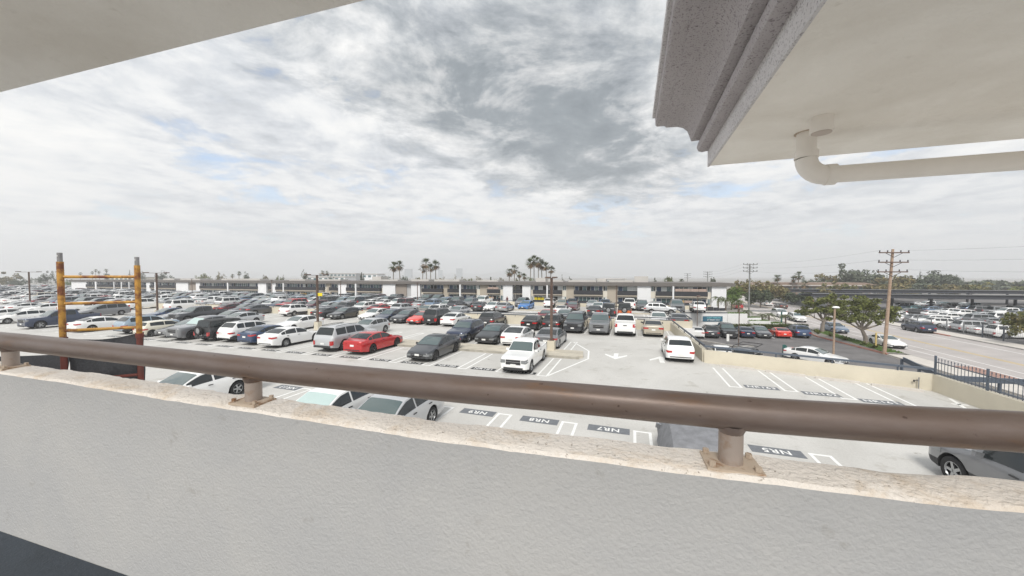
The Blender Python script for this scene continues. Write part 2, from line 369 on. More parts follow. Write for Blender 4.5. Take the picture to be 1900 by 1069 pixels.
# top profile from the front bumper (0) to the tail, cab = cowl, windscreen top, roof end, rear glass base
CT = {
 'sedan': dict(L=4.85, W=1.86, H=1.46, prof=[(0, .66), (.06, .72), (.25, .79), (.7, .86), (1.45, .97), (1.9, 1.22), (2.3, 1.40), (2.8, 1.46), (3.3, 1.44), (3.75, 1.33), (4.3, 1.10), (4.45, 1.07), (4.8, 1.05), (4.85, .98)],
   belt=[(0, .62), (1.45, .91), (4.3, 1.0), (4.85, .93)], cab=(1.45, 2.3, 3.45, 4.3), win=[(1.75, 2.72), (2.80, 3.72), (3.77, 4.1)], fa=.95, ra=3.75, r=.335),
 'fastback': dict(L=4.72, W=1.87, H=1.45, prof=[(0, .60), (.06, .67), (.3, .74), (.7, .81), (1.2, .92), (1.7, 1.18), (2.15, 1.38), (2.6, 1.45), (3.0, 1.44), (3.5, 1.35), (4.0, 1.20), (4.45, 1.08), (4.66, 1.06), (4.72, .95)],
   belt=[(0, .56), (1.2, .86), (4.4, 1.0), (4.72, .9)], cab=(1.2, 2.15, 3.05, 4.4), win=[(1.55, 2.55), (2.62, 3.62), (3.66, 3.95)], fa=.86, ra=3.72, r=.34),
 'coupe': dict(L=4.5, W=1.86, H=1.33, prof=[(0, .55), (.06, .63), (.3, .70), (.8, .79), (1.5, .90), (1.95, 1.13), (2.4, 1.29), (2.8, 1.33), (3.2, 1.28), (3.6, 1.16), (4.0, 1.02), (4.45, 1.0), (4.5, .9)],
   belt=[(0, .5), (1.5, .84), (4.0, .96), (4.5, .86)], cab=(1.5, 2.4, 3.0, 4.0), win=[(1.8, 2.9), (2.95, 3.5)], fa=.9, ra=3.5, r=.34),
 'hatch': dict(L=4.25, W=1.78, H=1.50, prof=[(0, .66), (.06, .73), (.25, .82), (.6, .90), (1.1, 1.0), (1.55, 1.26), (1.95, 1.44), (2.4, 1.50), (3.0, 1.49), (3.55, 1.43), (4.05, 1.10), (4.18, 1.02), (4.25, .85)],
   belt=[(0, .62), (1.1, .93), (4.05, 1.02), (4.25, .8)], cab=(1.1, 1.95, 3.55, 4.05), win=[(1.4, 2.25), (2.32, 3.2), (3.26, 3.75)], fa=.82, ra=3.42, r=.33),
 'mini': dict(L=3.85, W=1.73, H=1.43, prof=[(0, .70), (.06, .78), (.25, .88), (.6, .93), (1.05, .98), (1.35, 1.22), (1.6, 1.38), (2.0, 1.43), (2.9, 1.41), (3.4, 1.36), (3.65, 1.02), (3.78, .96), (3.85, .82)],
   belt=[(0, .66), (1.05, .94), (3.65, .98), (3.85, .8)], cab=(1.05, 1.6, 3.4, 3.65), win=[(1.2, 2.2), (2.26, 3.3)], fa=.7, ra=3.2, r=.31),
 'suv': dict(L=4.65, W=1.88, H=1.70, prof=[(0, .86), (.06, .95), (.25, 1.01), (.7, 1.05), (1.25, 1.13), (1.65, 1.42), (2.0, 1.62), (2.5, 1.69), (3.2, 1.70), (3.95, 1.66), (4.4, 1.24), (4.55, 1.12), (4.65, .95)],
   belt=[(0, .81), (1.25, 1.06), (4.4, 1.16), (4.65, .9)], cab=(1.25, 2.0, 3.95, 4.4), win=[(1.55, 2.45), (2.53, 3.4), (3.47, 4.05)], fa=.9, ra=3.6, r=.37, clad=True, rails=True),
 'bigsuv': dict(L=5.1, W=2.0, H=1.88, prof=[(0, 1.02), (.05, 1.09), (.2, 1.13), (.8, 1.16), (1.45, 1.22), (1.8, 1.54), (2.1, 1.80), (2.6, 1.87), (3.6, 1.88), (4.6, 1.84), (4.95, 1.22), (5.03, 1.12), (5.1, .9)],
   belt=[(0, .98), (1.45, 1.16), (4.95, 1.20), (5.1, .86)], cab=(1.45, 2.1, 4.6, 4.95), win=[(1.7, 2.65), (2.73, 3.6), (3.68, 4.6)], fa=.98, ra=3.95, r=.40, rails=True),
 'minivan': dict(L=5.1, W=1.98, H=1.77, prof=[(0, .74), (.06, .84), (.3, .94), (.7, 1.02), (1.05, 1.1), (1.6, 1.44), (2.1, 1.68), (2.6, 1.76), (3.6, 1.77), (4.5, 1.72), (4.9, 1.2), (5.02, 1.08), (5.1, .88)],
   belt=[(0, .7), (1.05, 1.02), (4.9, 1.14), (5.1, .85)], cab=(1.05, 2.1, 4.5, 4.9), win=[(1.5, 2.5), (2.58, 3.6), (3.68, 4.6)], fa=.95, ra=4.0, r=.35),
 'jeep': dict(L=4.5, W=1.86, H=1.85, prof=[(0, .98), (.04, 1.10), (.2, 1.14), (.8, 1.17), (1.35, 1.22), (1.55, 1.50), (1.75, 1.80), (2.1, 1.84), (3.2, 1.85), (4.2, 1.83), (4.36, 1.2), (4.4, 1.15), (4.42, .9)],
   belt=[(0, .92), (1.35, 1.16), (4.36, 1.17), (4.42, .85)], cab=(1.35, 1.75, 4.2, 4.36), win=[(1.5, 2.3), (2.4, 3.25), (3.35, 4.2)], fa=.75, ra=3.65, r=.42, clad=True, box=True),
 'pickup': dict(L=5.7, W=2.0, H=1.92, prof=[(0, 1.07), (.05, 1.13), (.2, 1.17), (.8, 1.20), (1.5, 1.25), (1.85, 1.56), (2.15, 1.82), (2.6, 1.91), (3.3, 1.92), (3.75, 1.87), (3.92, 1.30), (3.95, 1.28), (5.64, 1.26), (5.7, 1.24)],
   belt=[(0, 1.03), (1.5, 1.18), (3.95, 1.24), (5.7, 1.24)], cab=(1.5, 2.15, 3.75, 3.92), win=[(1.75, 2.7), (2.78, 3.62)], fa=1.0, ra=4.45, r=.41, bed=(3.98, 5.6, .72), clad=False),
 'smallpickup': dict(L=5.05, W=1.78, H=1.68, prof=[(0, .93), (.05, .985), (.2, 1.01), (.8, 1.03), (1.4, 1.08), (1.75, 1.38), (2.0, 1.60), (2.4, 1.67), (2.9, 1.68), (3.2, 1.64), (3.38, 1.12), (3.42, 1.10), (4.99, 1.08), (5.05, 1.06)],
   belt=[(0, .89), (1.4, 1.02), (3.42, 1.06), (5.05, 1.06)], cab=(1.4, 2.0, 3.2, 3.38), win=[(1.65, 2.5), (2.57, 3.1)], fa=.85, ra=3.95, r=.36, bed=(3.45, 4.95, .62)),
}
CT['liftpickup'] = dict(CT['pickup']); CT['liftpickup'].update(bed=None, prof=CT['pickup']['prof'][:-3] + [(3.96, 1.86), (5.6, 1.80), (5.66, 1.3), (5.7, 1.24)], shell=True)

def wf(p, s):
    L = p['L']
    e = [(0, .80), (.05, .87), (.18, .935), (.5, .985), (1.1, 1), (L - 1.1, 1), (L - .45, .985), (L - .15, .945), (L - .04, .89), (L, .84)]
    if p.get('box'): e = [(0, .74), (.04, .80), (.3, .90), (1.2, .97), (1.5, 1), (L - .3, 1), (L, .97)]
    return pl(e, s)
def ring(p, s):
    L, W = p['L'], p['W']; r = p['r']; Ra = r + .065
    zt = pl(p['prof'], s); belt = min(pl(p['belt'], s), zt - .03)
    clr = .21 if r < .36 else .27
    if s < .5: clr += .06 * (1 - s / .5)
    if s > L - .6: clr += .10 * (1 - (L - s) / .6)
    zb = clr
    for ax in (p['fa'], p['ra']):
        d = abs(s - ax)
        if d < Ra: zb = max(zb, r + math.sqrt(Ra * Ra - d * d))
    hw = W / 2 * wf(p, s); c = p['cab']; top = p['H']
    incab = c[0] < s < c[3] or (p.get('shell') and s > c[0])
    rr = max(0, min(1, (zt - belt) / max(.1, top - belt))) if incab else 0
    k = .10 if p.get('box') or p.get('shell') and s > 3.9 else .175
    q = [(hw - .30, zb), (hw * .965, zb), (hw, max(zb + .02, .45 * belt + .1)), (hw * .99, max(zb + .05, belt - .13)), (hw * .945, belt)]
    bed = p.get('bed')
    if bed and bed[0] <= s <= bed[1]:
        q += [(hw * .87, belt + .005), (hw * .85, bed[2]), (0, bed[2])]
    elif incab: q += [(hw * (.915 - k * rr), belt + (zt - belt) * .91), (hw * (.66 - .06 * rr), zt - .012), (0, zt)]
    else: q += [(hw * .90, belt + (zt - belt) * .6), (hw * .6, zt - .010), (0, zt)]
    return q
def stations(p):
    S = {x for x, _ in p['prof']} | {x for x, _ in p['belt']} | {0, .05, .18, .5, 1.1, p['L'] - 1.1, p['L'] - .45, p['L'] - .15, p['L'] - .04}
    Ra = p['r'] + .065
    for ax in (p['fa'], p['ra']):
        for k in (-1.0, -.985, -.87, -.6, -.3, 0, .3, .6, .87, .985, 1.0): S.add(ax + Ra * k)
    if p.get('bed'): S |= {p['bed'][0] - .005, p['bed'][0], p['bed'][1], p['bed'][1] + .005}
    x = 0
    while x < p['L']: S.add(x); x += .4
    S = sorted(v for v in S if 0 <= v <= p['L']); out = [S[0]]
    for v in S[1:]:
        if v - out[-1] > .004: out.append(v)
    return out
def car_body(p):
    mb = MB(); L = p['L']; S = stations(p); n = 8; rows = []
    for s in S:
        q = ring(p, s); pts = [(L / 2 - s, y, z) for y, z in q] + [(L / 2 - s, -y, z) for y, z in q[-2::-1]]
        rows.append(len(mb.v)); mb.v += pts
    w = 15
    for k in range(len(S) - 1):
        for j in range(w - 1):
            m = 1 if j in (0, 13) or (p.get('clad') and j in (1, 12)) else 0
            if p.get('roofblack') and j in (5, 6, 7, 8) and p['cab'][1] - .1 < S[k] < p['cab'][2]: m = 2
            if p.get('topblack') and j in (4, 5, 6, 7, 8, 9) and p['cab'][0] < S[k] + .01: m = 1
            if p.get('bed') and p['bed'][0] <= S[k] < p['bed'][1] and j in (5, 6, 7, 8): m = 1
            a = rows[k] + j; b = rows[k + 1] + j; mb.f.append((a, b, b + 1, a + 1)); mb.m.append(m)
    mb.f.append(tuple(rows[0] + j for j in range(1, w - 1))); mb.m.append(0)
    mb.f.append(tuple(rows[-1] + j for j in range(1, w - 1))[::-1]); mb.m.append(0)
    hw = p['W'] / 2; c = .20 if p['r'] < .36 else .27
    mb.box(-L / 2 + .25, L / 2 - .25, -hw + .29, hw - .29, c, .62, 1)
    return mb
def side_y(p, s, z):
    q = ring(p, s)[1:6]
    for (y0, z0), (y1, z1) in zip(q, q[1:]):
        if z0 <= z <= z1 and z1 > z0: return y0 + (y1 - y0) * (z - z0) / (z1 - z0)
    return q[0][0] if z < q[0][1] else q[-1][0]
def glass_strip(p, s0, s1, t0, t1, shrink=.94, off=.012):
    mb = MB(); L = p['L']; n = 5; rows = []
    for k in range(n + 1):
        t = t0 + (t1 - t0) * k / n; s = s0 + (s1 - s0) * t; ds = max(1e-4, (s1 - s0) * .02)
        dz = pl(p['prof'], min(s + ds, s1)) - pl(p['prof'], max(s - ds, s0)); dd = min(s + ds, s1) - max(s - ds, s0); ln = math.hypot(dz, dd)
        ox, oz = -dz / ln * off, dd / ln * off
        q = ring(p, min(max(s, s0 + 1e-4), s1 - 1e-4)); A = [(q[5][0] * shrink, q[5][1] + (q[6][1] - q[5][1]) * .2), (q[6][0], q[6][1]), (0, q[7][1])]
        row = [(L / 2 - (s + ox), y, z + oz) for y, z in A] + [(L / 2 - (s + ox), -y, z + oz) for y, z in A[1::-1]]
        rows.append(len(mb.v)); mb.v += row
    for k in range(n):
        for j in range(4): a = rows[k] + j; b = rows[k + 1] + j; mb.f.append((a, b, b + 1, a + 1)); mb.m.append(0)
    return mb
def side_pane(p, sa, sb, sg):
    mb = MB(); L = p['L']; ok = []
    for k in range(25):
        s = sa + (sb - sa) * k / 24; q = ring(p, s)
        if q[5][1] - q[4][1] > .15: ok.append(s)
    if len(ok) < 3: return None
    S = [ok[0] + (ok[-1] - ok[0]) * k / 5 for k in range(6)]; rows = []
    for s in S:
        q = ring(p, s); (y0, z0), (y1, z1) = q[4], q[5]; row = []
        for f in (.10, .5, .88): row.append((L / 2 - s, sg * (y0 + (y1 - y0) * f + .010), z0 + (z1 - z0) * f + .002))
        rows.append(len(mb.v)); mb.v += row
    for k in range(5):
        for j in range(2):
            a = rows[k] + j; b = rows[k + 1] + j; mb.f.append((a, b, b + 1, a + 1) if sg < 0 else (a, a + 1, b + 1, b)); mb.m.append(0)
    return mb
def corner_lamp(p, sg, front, z0, z1, depth, inner):
    mb = MB(); L = p['L']; S = [0, .05, .12, depth * .6, depth] if front else [L, L - .04, L - .12, L - depth * .6, L - depth]
    rows = []; n = len(S)
    for k, s in enumerate(S):
        f = k / (n - 1); zz0 = z0 + (z1 - z0) * .35 * f; zz1 = z1 + (.03 if front else 0) * f
        zz1 = min(zz1, ring(p, s)[4][1] - .005); zz0 = min(zz0, zz1 - .03)
        rows.append(len(mb.v)); mb.v += [(L / 2 - s, sg * (side_y(p, s, z) + .012), z) for z in (zz0, zz1)]
    for k in range(n - 1): a, b = rows[k], rows[k + 1]; mb.f.append((a, b, b + 1, a + 1)); mb.m.append(0)
    s = -.012 if front else L + .012; y1 = side_y(p, S[0], z0) + .012; zt = min(z1, ring(p, S[0])[4][1] - .005)
    mb.face([(L / 2 - s, sg * y1 * inner, z0 + .02), (L / 2 - s, sg * y1, z0), (L / 2 - s, sg * y1, zt), (L / 2 - s, sg * y1 * inner, zt - .01)])
    return mb
def front_panel(p, y, z0, z1, front=True, off=.014, th=.012):
    mb = MB(); L = p['L']; x = L / 2 + off if front else -L / 2 - off
    mb.box(min(x, x - th if front else x + th), max(x, x - th if front else x + th), -y, y, z0, z1); return mb
def wheel_meshes():
    t = MB(); t.lathe([(.62, -.10), (.93, -.11), (1.0, -.085), (1.0, .085), (.93, .11), (.62, .10)], 22); tyre = t.mesh('wheel', ['tyre'], True, angle=50)
    out = []
    for mm, nsp in (('rim', 5), ('rim_dark', 5), ('rim', 10)):
        r = MB(); r.lathe([(.64, -.10), (.64, .10), (.60, .102), (.57, .075), (.57, .03), (.02, .03)], 22, 1); r.m = [0 if k < 66 else 1 for k in range(len(r.m))]
        r.lathe([(.15, .03), (.15, .075), (.01, .08)], 10, 0)
        for k in range(nsp):
            g = 2 * math.pi * k / nsp; w = .11 if nsp == 5 else .06
            c, d = math.cos(g), math.sin(g); i = len(r.v)
            for rr, ww in ((.10, w), (.59, w * .8)):
                for sg in (-1, 1):
                    for h in (.04, .085): r.v.append((c * rr - d * sg * ww, h, d * rr + c * sg * ww))
            for f in ((1, 3, 7, 5), (0, 1, 5, 4), (2, 6, 7, 3)): r.f.append(tuple(i + q for q in f)); r.m.append(0)
        out.append(r.mesh('rim', [mm, 'black'], True, angle=40))
    return tyre, out
TYRE, RIMS = wheel_meshes()
CARPARTS = {}
def car_type(kind, roofblack=False, topblack=False):
    key = (kind, roofblack, topblack)
    if key in CARPARTS: return CARPARTS[key]
    p = dict(CT[kind]); p['roofblack'] = roofblack; p['topblack'] = topblack; L = p['L']; c = p['cab']; parts = []
    body = car_body(p); parts.append(('body', body.mesh('body', ['paint_white', 'plastic', 'glass'], True, True, 32), None))
    def add(n, mb, m, sm=False): parts.append((n, mb.mesh(n, m if isinstance(m, list) else [m], sm), None))
    add('windshield', glass_strip(p, c[0], c[1], .07, .93), 'windscreen', True)
    if p.get('shell'): add('rear_window', front_panel(p, .55, 1.35, 1.68, False, -.02), 'glass')
    else: add('rear_window', glass_strip(p, c[2], c[3], .10, .93, .92), 'glass', True)
    for a, b in p['win']:
        for sg in (1, -1):
            g = side_pane(p, a, b, sg)
            if g: add('side_window', g, 'glass', True)
    zf = ring(p, 0.0)[4][1]; big = kind in ('pickup', 'liftpickup', 'bigsuv', 'jeep', 'smallpickup')
    for sg in (1, -1):
        if big: add('headlight', corner_lamp(p, sg, True, zf - .24, zf - .03, .22, .66), 'lamp_clear')
        else: add('headlight', corner_lamp(p, sg, True, zf - .15, zf - .005, .55, .62), 'lamp_clear')
        zr = ring(p, L)[4][1]
        if kind in ('bigsuv', 'minivan', 'pickup', 'smallpickup', 'liftpickup', 'jeep'): add('tail_light', corner_lamp(p, sg, False, zr - .34, zr - .01, .12, .80), 'lamp_red')
        elif kind in ('suv', 'hatch', 'mini'): add('tail_light', corner_lamp(p, sg, False, zr - .16, zr - .01, .34, .68), 'lamp_red')
        else: add('tail_light', corner_lamp(p, sg, False, zr - .17, zr - .02, .34, .55), 'lamp_red')
        mm = MB(); s = c[0] + .32; y = ring(p, s)[4][0]; z = ring(p, s)[4][1]
        mm.bar((L / 2 - s, sg * (y - .02), z + .06), (L / 2 - s, sg * (y + .16), z + .10), .09, .13); add('mirror', mm, 'plastic')
        if p.get('rails'):
            rl = MB(); rl.tube([(L / 2 - q, sg * ring(p, q)[5][0] * .9, pl(p['prof'], q) + .04) for q in (c[1] + .2, (c[1] + c[2]) / 2, c[2] - .15)], .02, 6); add('roof_rail', rl, 'plastic')
    g = MB(); x = L / 2 + .014; hw = ring(p, 0)[3][0]
    if big:
        g.box(x - .02, x, -hw * .62, hw * .62, zf - .31, zf - .03, 0)
        g.box(x - .02, x + .012, -hw * .62, hw * .62, zf - .035, zf - .02, 1); g.box(x - .02, x + .012, -hw * .62, hw * .62, zf - .16, zf - .14, 1)
    else: g.box(x - .02, x, -hw * .5, hw * .5, zf - .20, zf - .07, 0); g.box(x - .02, x + .008, -hw * .5, hw * .5, zf - .075, zf - .06, 1)
    add('grille', g, ['black', 'chrome'])
    g = MB(); g.box(x - .02, x, -hw * .82, hw * .82, .28, .42 if big else .40, 0); add('front_bumper', g, 'plastic')
    zp = .50 if not big else .56
    g = MB(); g.box(x - .01, x + .012, -.16, .16, zp - .06, zp + .06); add('license_plate', g, 'plate')
    zr = ring(p, L)[4][1]; xr = -L / 2 - .012
    g = MB(); zq = zr - .22 if kind in ('sedan', 'fastback', 'coupe', 'suv', 'hatch', 'mini', 'minivan', 'bigsuv') else .58
    g.box(xr - .012, xr + .02, -.16, .16, zq - .07, zq + .06); add('license_plate', g, 'plate')
    g = MB(); g.box(xr - (.10 if big else .0), xr + .03, -hw * .9, hw * .9, .36, .50 if big else .42); add('rear_bumper', g, 'plastic')
    if 'pickup' in kind:
        g = MB(); g.box(xr - .004, xr + .02, -hw * .70, hw * .70, .66, zr - .06); g.box(xr - .016, xr - .003, -.16, .16, zr - .20, zr - .12, 1); add('tailgate', g, ['paint_white', 'plastic'])
    if kind == 'jeep':
        for k, prt in enumerate(('spare_wheel',)):
            t = MB(); t.lathe([(.25, -.30), (.40, -.32), (.40, -.12), (.25, -.10)], 20); t.lathe([(.25, -.28), (.02, -.30)], 12, 1)
            t.v = [(-L / 2 + y - .02 + .06, x_, 0.98 + z) for x_, y, z in t.v]; add('spare_wheel', t, ['tyre', 'rim'], True)
    if kind in ('sedan', 'hatch', 'fastback', 'suv', 'bigsuv', 'minivan', 'pickup', 'jeep', 'smallpickup', 'coupe', 'mini', 'liftpickup'):
        for sg in (1, -1):
            for a, b in p['win'][:2]:
                g = MB(); s = b - .12; z = ring(p, s)[4][1] - .10; y = side_y(p, s, z); g.box(L / 2 - s - .09, L / 2 - s + .09, min(sg * y, sg * (y + .03)), max(sg * y, sg * (y + .03)), z - .015, z + .015)
                add('door_handle', g, 'plastic')
    res = dict(p=p, parts=parts); CARPARTS[key] = res; return res
FARMESH = {}
def far_mesh(kind, roofblack=False, topblack=False):
    """all of a small distant vehicle in one mesh"""
    key = (kind, roofblack, topblack)
    if key in FARMESH: return FARMESH[key]
    ct = car_type(*key); mats = ['paint_white', 'plastic', 'glass', 'windscreen', 'lamp_clear', 'lamp_red', 'plate', 'chrome', 'tyre', 'rim', 'black']
    V, F, MI = [], [], []
    def take(me, fn=None):
        i = len(V); V.extend([tuple(fn(v.co)) if fn else tuple(v.co) for v in me.vertices])
        for f in me.polygons:
            F.append(tuple(i + k for k in f.vertices)); MI.append(mats.index(me.materials[f.material_index].name if me.materials[f.material_index].name in mats else 'black'))
    for n, me, _ in ct['parts']:
        if n not in ('door_handle', 'roof_rail'): take(me)
    p = ct['p']; r = p['r']; L = p['L']
    for s in (p['fa'], p['ra']):
        for sg in (1, -1):
            w = MB(); w.lathe([(.3 * r, -.1), (r, -.1), (r, .1), (.62 * r, .1)], 14, 0); w.lathe([(.62 * r, .1), (.02, .06)], 10, 1)
            w.v = [(x + L / 2 - s, sg * (y + p['W'] / 2 - .13), z + r) for x, y, z in w.v]
            i = len(V); V.extend(w.v); F.extend(tuple(i + k for k in f) for f in w.f); MI.extend(8 + m for m in w.m)
    me = bpy.data.meshes.new('vehicle'); me.from_pydata(V, [], F)
    for x in mats: me.materials.append(MATS[x])
    me.polygons.foreach_set('material_index', MI); me.polygons.foreach_set('use_smooth', [True] * len(F)); me.set_sharp_from_angle(angle=R(34)); me.update()
    FARMESH[key] = me; return me
WORD = {'sedan': 'sedan', 'fastback': 'fastback sedan', 'coupe': 'coupe', 'hatch': 'hatchback', 'mini': 'small hatchback', 'suv': 'crossover', 'bigsuv': 'large SUV', 'minivan': 'minivan', 'jeep': 'boxy off-roader', 'pickup': 'pickup', 'smallpickup': 'compact pickup', 'liftpickup': 'pickup with bed shell'}
CATW = {'suv': 'SUV', 'bigsuv': 'SUV', 'jeep': 'SUV', 'minivan': 'minivan', 'pickup': 'pickup', 'smallpickup': 'pickup', 'liftpickup': 'pickup'}
NAMEW = {'suv': 'parked_suv', 'bigsuv': 'parked_suv', 'jeep': 'parked_suv', 'minivan': 'parked_minivan', 'pickup': 'pickup_truck', 'smallpickup': 'pickup_truck', 'liftpickup': 'pickup_truck'}
def put_paint(o, colour):
    o.material_slots[0].link = 'OBJECT'; o.material_slots[0].material = MATS['paint_' + colour.replace(' ', '_')]
def car(kind, colour, pos, rz, label, group, full=True, rim=0, roofblack=False, topblack=False, shade=False, skip=()):
    """pos: centre on the ground, rz: heading of the nose"""
    name = NAMEW.get(kind, 'parked_car'); cat = CATW.get(kind, 'car')
    if not full:
        o = link(name, far_mesh(kind, roofblack, topblack), None, pos, rz); put_paint(o, colour); return tag(o, label, cat, group)
    t = thing(name, label, cat, pos, rz, group); ct = car_type(kind, roofblack, topblack); p = ct['p']
    for n, me, _ in ct['parts']:
        if n in skip or (n == 'door_handle' and pos[1] > 34): continue
        o = link(n, me, t)
        if n in ('body', 'tailgate'): put_paint(o, colour)
        if n == 'windshield' and shade: o.material_slots[0].link = 'OBJECT'; o.material_slots[0].material = MATS['shade_screen']
        if n == 'mirror' and colour in ('white', 'red', 'silver', 'grey', 'black'): o.material_slots[0].link = 'OBJECT'; o.material_slots[0].material = MATS['paint_' + colour]
    for s in (p['fa'], p['ra']):
        for sg in (1, -1):
            w = link('wheel', TYRE, t, (p['L'] / 2 - s, sg * (p['W'] / 2 - .125), p['r']), 0 if sg > 0 else math.pi); w.scale = (p['r'], 1, p['r'])
            link('rim', RIMS[rim], w)
    return t
def along(a, b_near, kind, d, z=0.0, extra=0.0):
    """position and heading of a car standing in a row: d 'F' faces the viewer, 'R' shows its tail"""
    L = CT[kind]['L']; pos = G(a, b_near + L / 2, z); h = math.atan2(D1.y, D1.x)
    return pos, (h if d == 'R' else h + math.pi) + extra

GB, GC, GD = 'cars in the row across the aisle', 'cars behind the kerb island', 'cars nosed against the divider wall'
def row(cars, group, where, z=0.0, fullY=66):
    """cars: (kind, colour, a, b of the near end, F/R, label or None, options); labels that are left out count from the street end"""
    cars = sorted(cars, key=lambda c: -c[2])
    for i, c in enumerate(cars):
        kind, colour, a, b, d, lab = c[:6]; op = c[6] if len(c) > 6 else {}
        pos, rz = along(a, b, kind, d, z, op.pop('turn', 0.0) if op else 0.0)
        if pos.y < 2 or not (-1.52 < pos.x / pos.y < 1.72): continue
        lab = lab or '%s %s, %s from the right in the %s' % (colour, WORD[kind], nth(i + 1), where)
        car(kind, colour, pos, rz, lab, group, pos.y < fullY, **op)
# row A, right below the balcony
row([('sedan', 'white', -18.4, 8.0, 'F', 'white sedan seen under the handrail between scaffold and rail post'),
     ('sedan', 'white', -10.6, 7.8, 'F', 'white sedan with sunshade behind its windscreen below the handrail', {'shade': True}),
     ('sedan', 'silver', -8.0, 8.0, 'F', 'silver white sedan beside the empty stall NR9 below the handrail'),
     ('suv', 'grey', 9.3, 9.1, 'R', 'grey crossover in the lower right corner below the handrail', {'turn': .10}),
     ('hatch', 'grey', 1.75, 8.9, 'R', 'grey hatchback under a grey fabric cover behind the rail post')], 'cars in the stalls below the balcony', 'row below')
row([('smallpickup', 'white', -6.35, 19.2, 'F', 'white compact pickup facing us beside the kerb island tip'),
     ('fastback', 'charcoal', -13.2, 20.0, 'F', 'dark charcoal fastback sedan facing us alone between empty stalls', {'rim': 1, 'roofblack': True}),
     ('sedan', 'red', -18.7, 20.3, 'R', 'shiny red sedan beside the silver SUV', {'rim': 1}),
     ('bigsuv', 'silver', -21.6, 20.5, 'R', 'silver SUV with roof rails between red and white sedans'),
     ('sedan', 'white', -26.9, 20.1, 'R', 'large white sedan showing its tail beside the dark blue sedan', {'rim': 2}),
     ('sedan', 'dark blue', -29.7, 20.5, 'R', 'dark blue sedan tucked between two white cars'),
     ('suv', 'white', -32.6, 20.8, 'R', 'white crossover with grey lower trim beside the black off-roader'),
     ('jeep', 'charcoal', -34.9, 20.5, 'R', 'black boxy off-roader with spare wheel on its tail', {'topblack': True}),
     ('pickup', 'grey', -37.8, 20.0, 'F', 'dark grey pickup facing us beside the black off-roader', {'rim': 1, 'shade': True}),
     ('sedan', 'grey', -40.6, 20.6, 'F', 'grey sedan facing us beside the cream small hatchback'),
     ('mini', 'cream', -43.0, 20.2, 'R', 'cream small hatchback with black roof pillars', {'topblack': False}),
     ('suv', 'pale blue', -46.8, 20.5, 'R', 'pale silver blue crossover behind the scaffold post'),
     ('sedan', 'white', -52.6, 19.7, 'R', 'white sedan seen through the scaffold frame'),
     ('pickup', 'navy', -61.0, 19.3, 'F', 'navy blue pickup facing us at the left of the scaffold'),
     ('hatch', 'white', -70.6, 20.3, 'F', 'white hatchback at the far left edge above the handrail'),
     ('sedan', 'white', -77.0, 20.3, 'F', 'white sedan half cut by the left picture edge')], GB, 'row across the aisle')
row([('hatch', 'white', 3.05, 25.2, 'R', 'white hatchback standing in the lane beside the cream wall'),
     ('sedan', 'grey', -6.2, 26.5, 'R', 'grey sedan behind the lamp post of the kerb island'),
     ('fastback', 'white', -9.0, 26.5, 'R', 'white fastback sedan behind the white compact pickup'),
     ('sedan', 'black', -11.3, 26.6, 'F', 'black sedan facing us with chrome grille behind the kerb island'),
     ('suv', 'navy', -14.0, 26.7, 'F', 'dark navy crossover facing us with roof rails behind the kerb island'),
     ('hatch', 'silver', -24.3, 26.6, 'F', 'silver hatchback parked behind the silver SUV and red sedan'),
     ('sedan', 'white', -33.4, 26.4, 'F', 'white sedan in front of the second lamp post'),
     ('sedan', 'silver', -43.3, 27.0, 'F', 'silver sedan behind the white crossover'),
     ('sedan', 'grey', -46.6, 28.3, 'F', 'grey sedan behind the black off-roader roof'),
     ('pickup', 'charcoal', -51.6, 27.4, 'F', 'dark pickup facing us behind the grey pickup'),
     ('sedan', 'light grey', -54.6, 27.6, 'F', 'light grey sedan beside the third lamp post'),
     ('sedan', 'dark blue', -58.0, 27.9, 'F', 'dark blue sedan behind the third lamp post'),
     ('minivan', 'grey', -71.0, 27.2, 'F', 'grey dented minivan behind the navy pickup'),
     ('liftpickup', 'white', -77.5, 28.0, 'R', 'white pickup with utility shell behind the navy pickup'),
     ('sedan', 'white', -86.0, 27.0, 'F', None), ('sedan', 'white', -91.0, 27.5, 'R', None), ('sedan', 'silver', -97.0, 28.0, 'F', None)], GC, 'row behind the island')
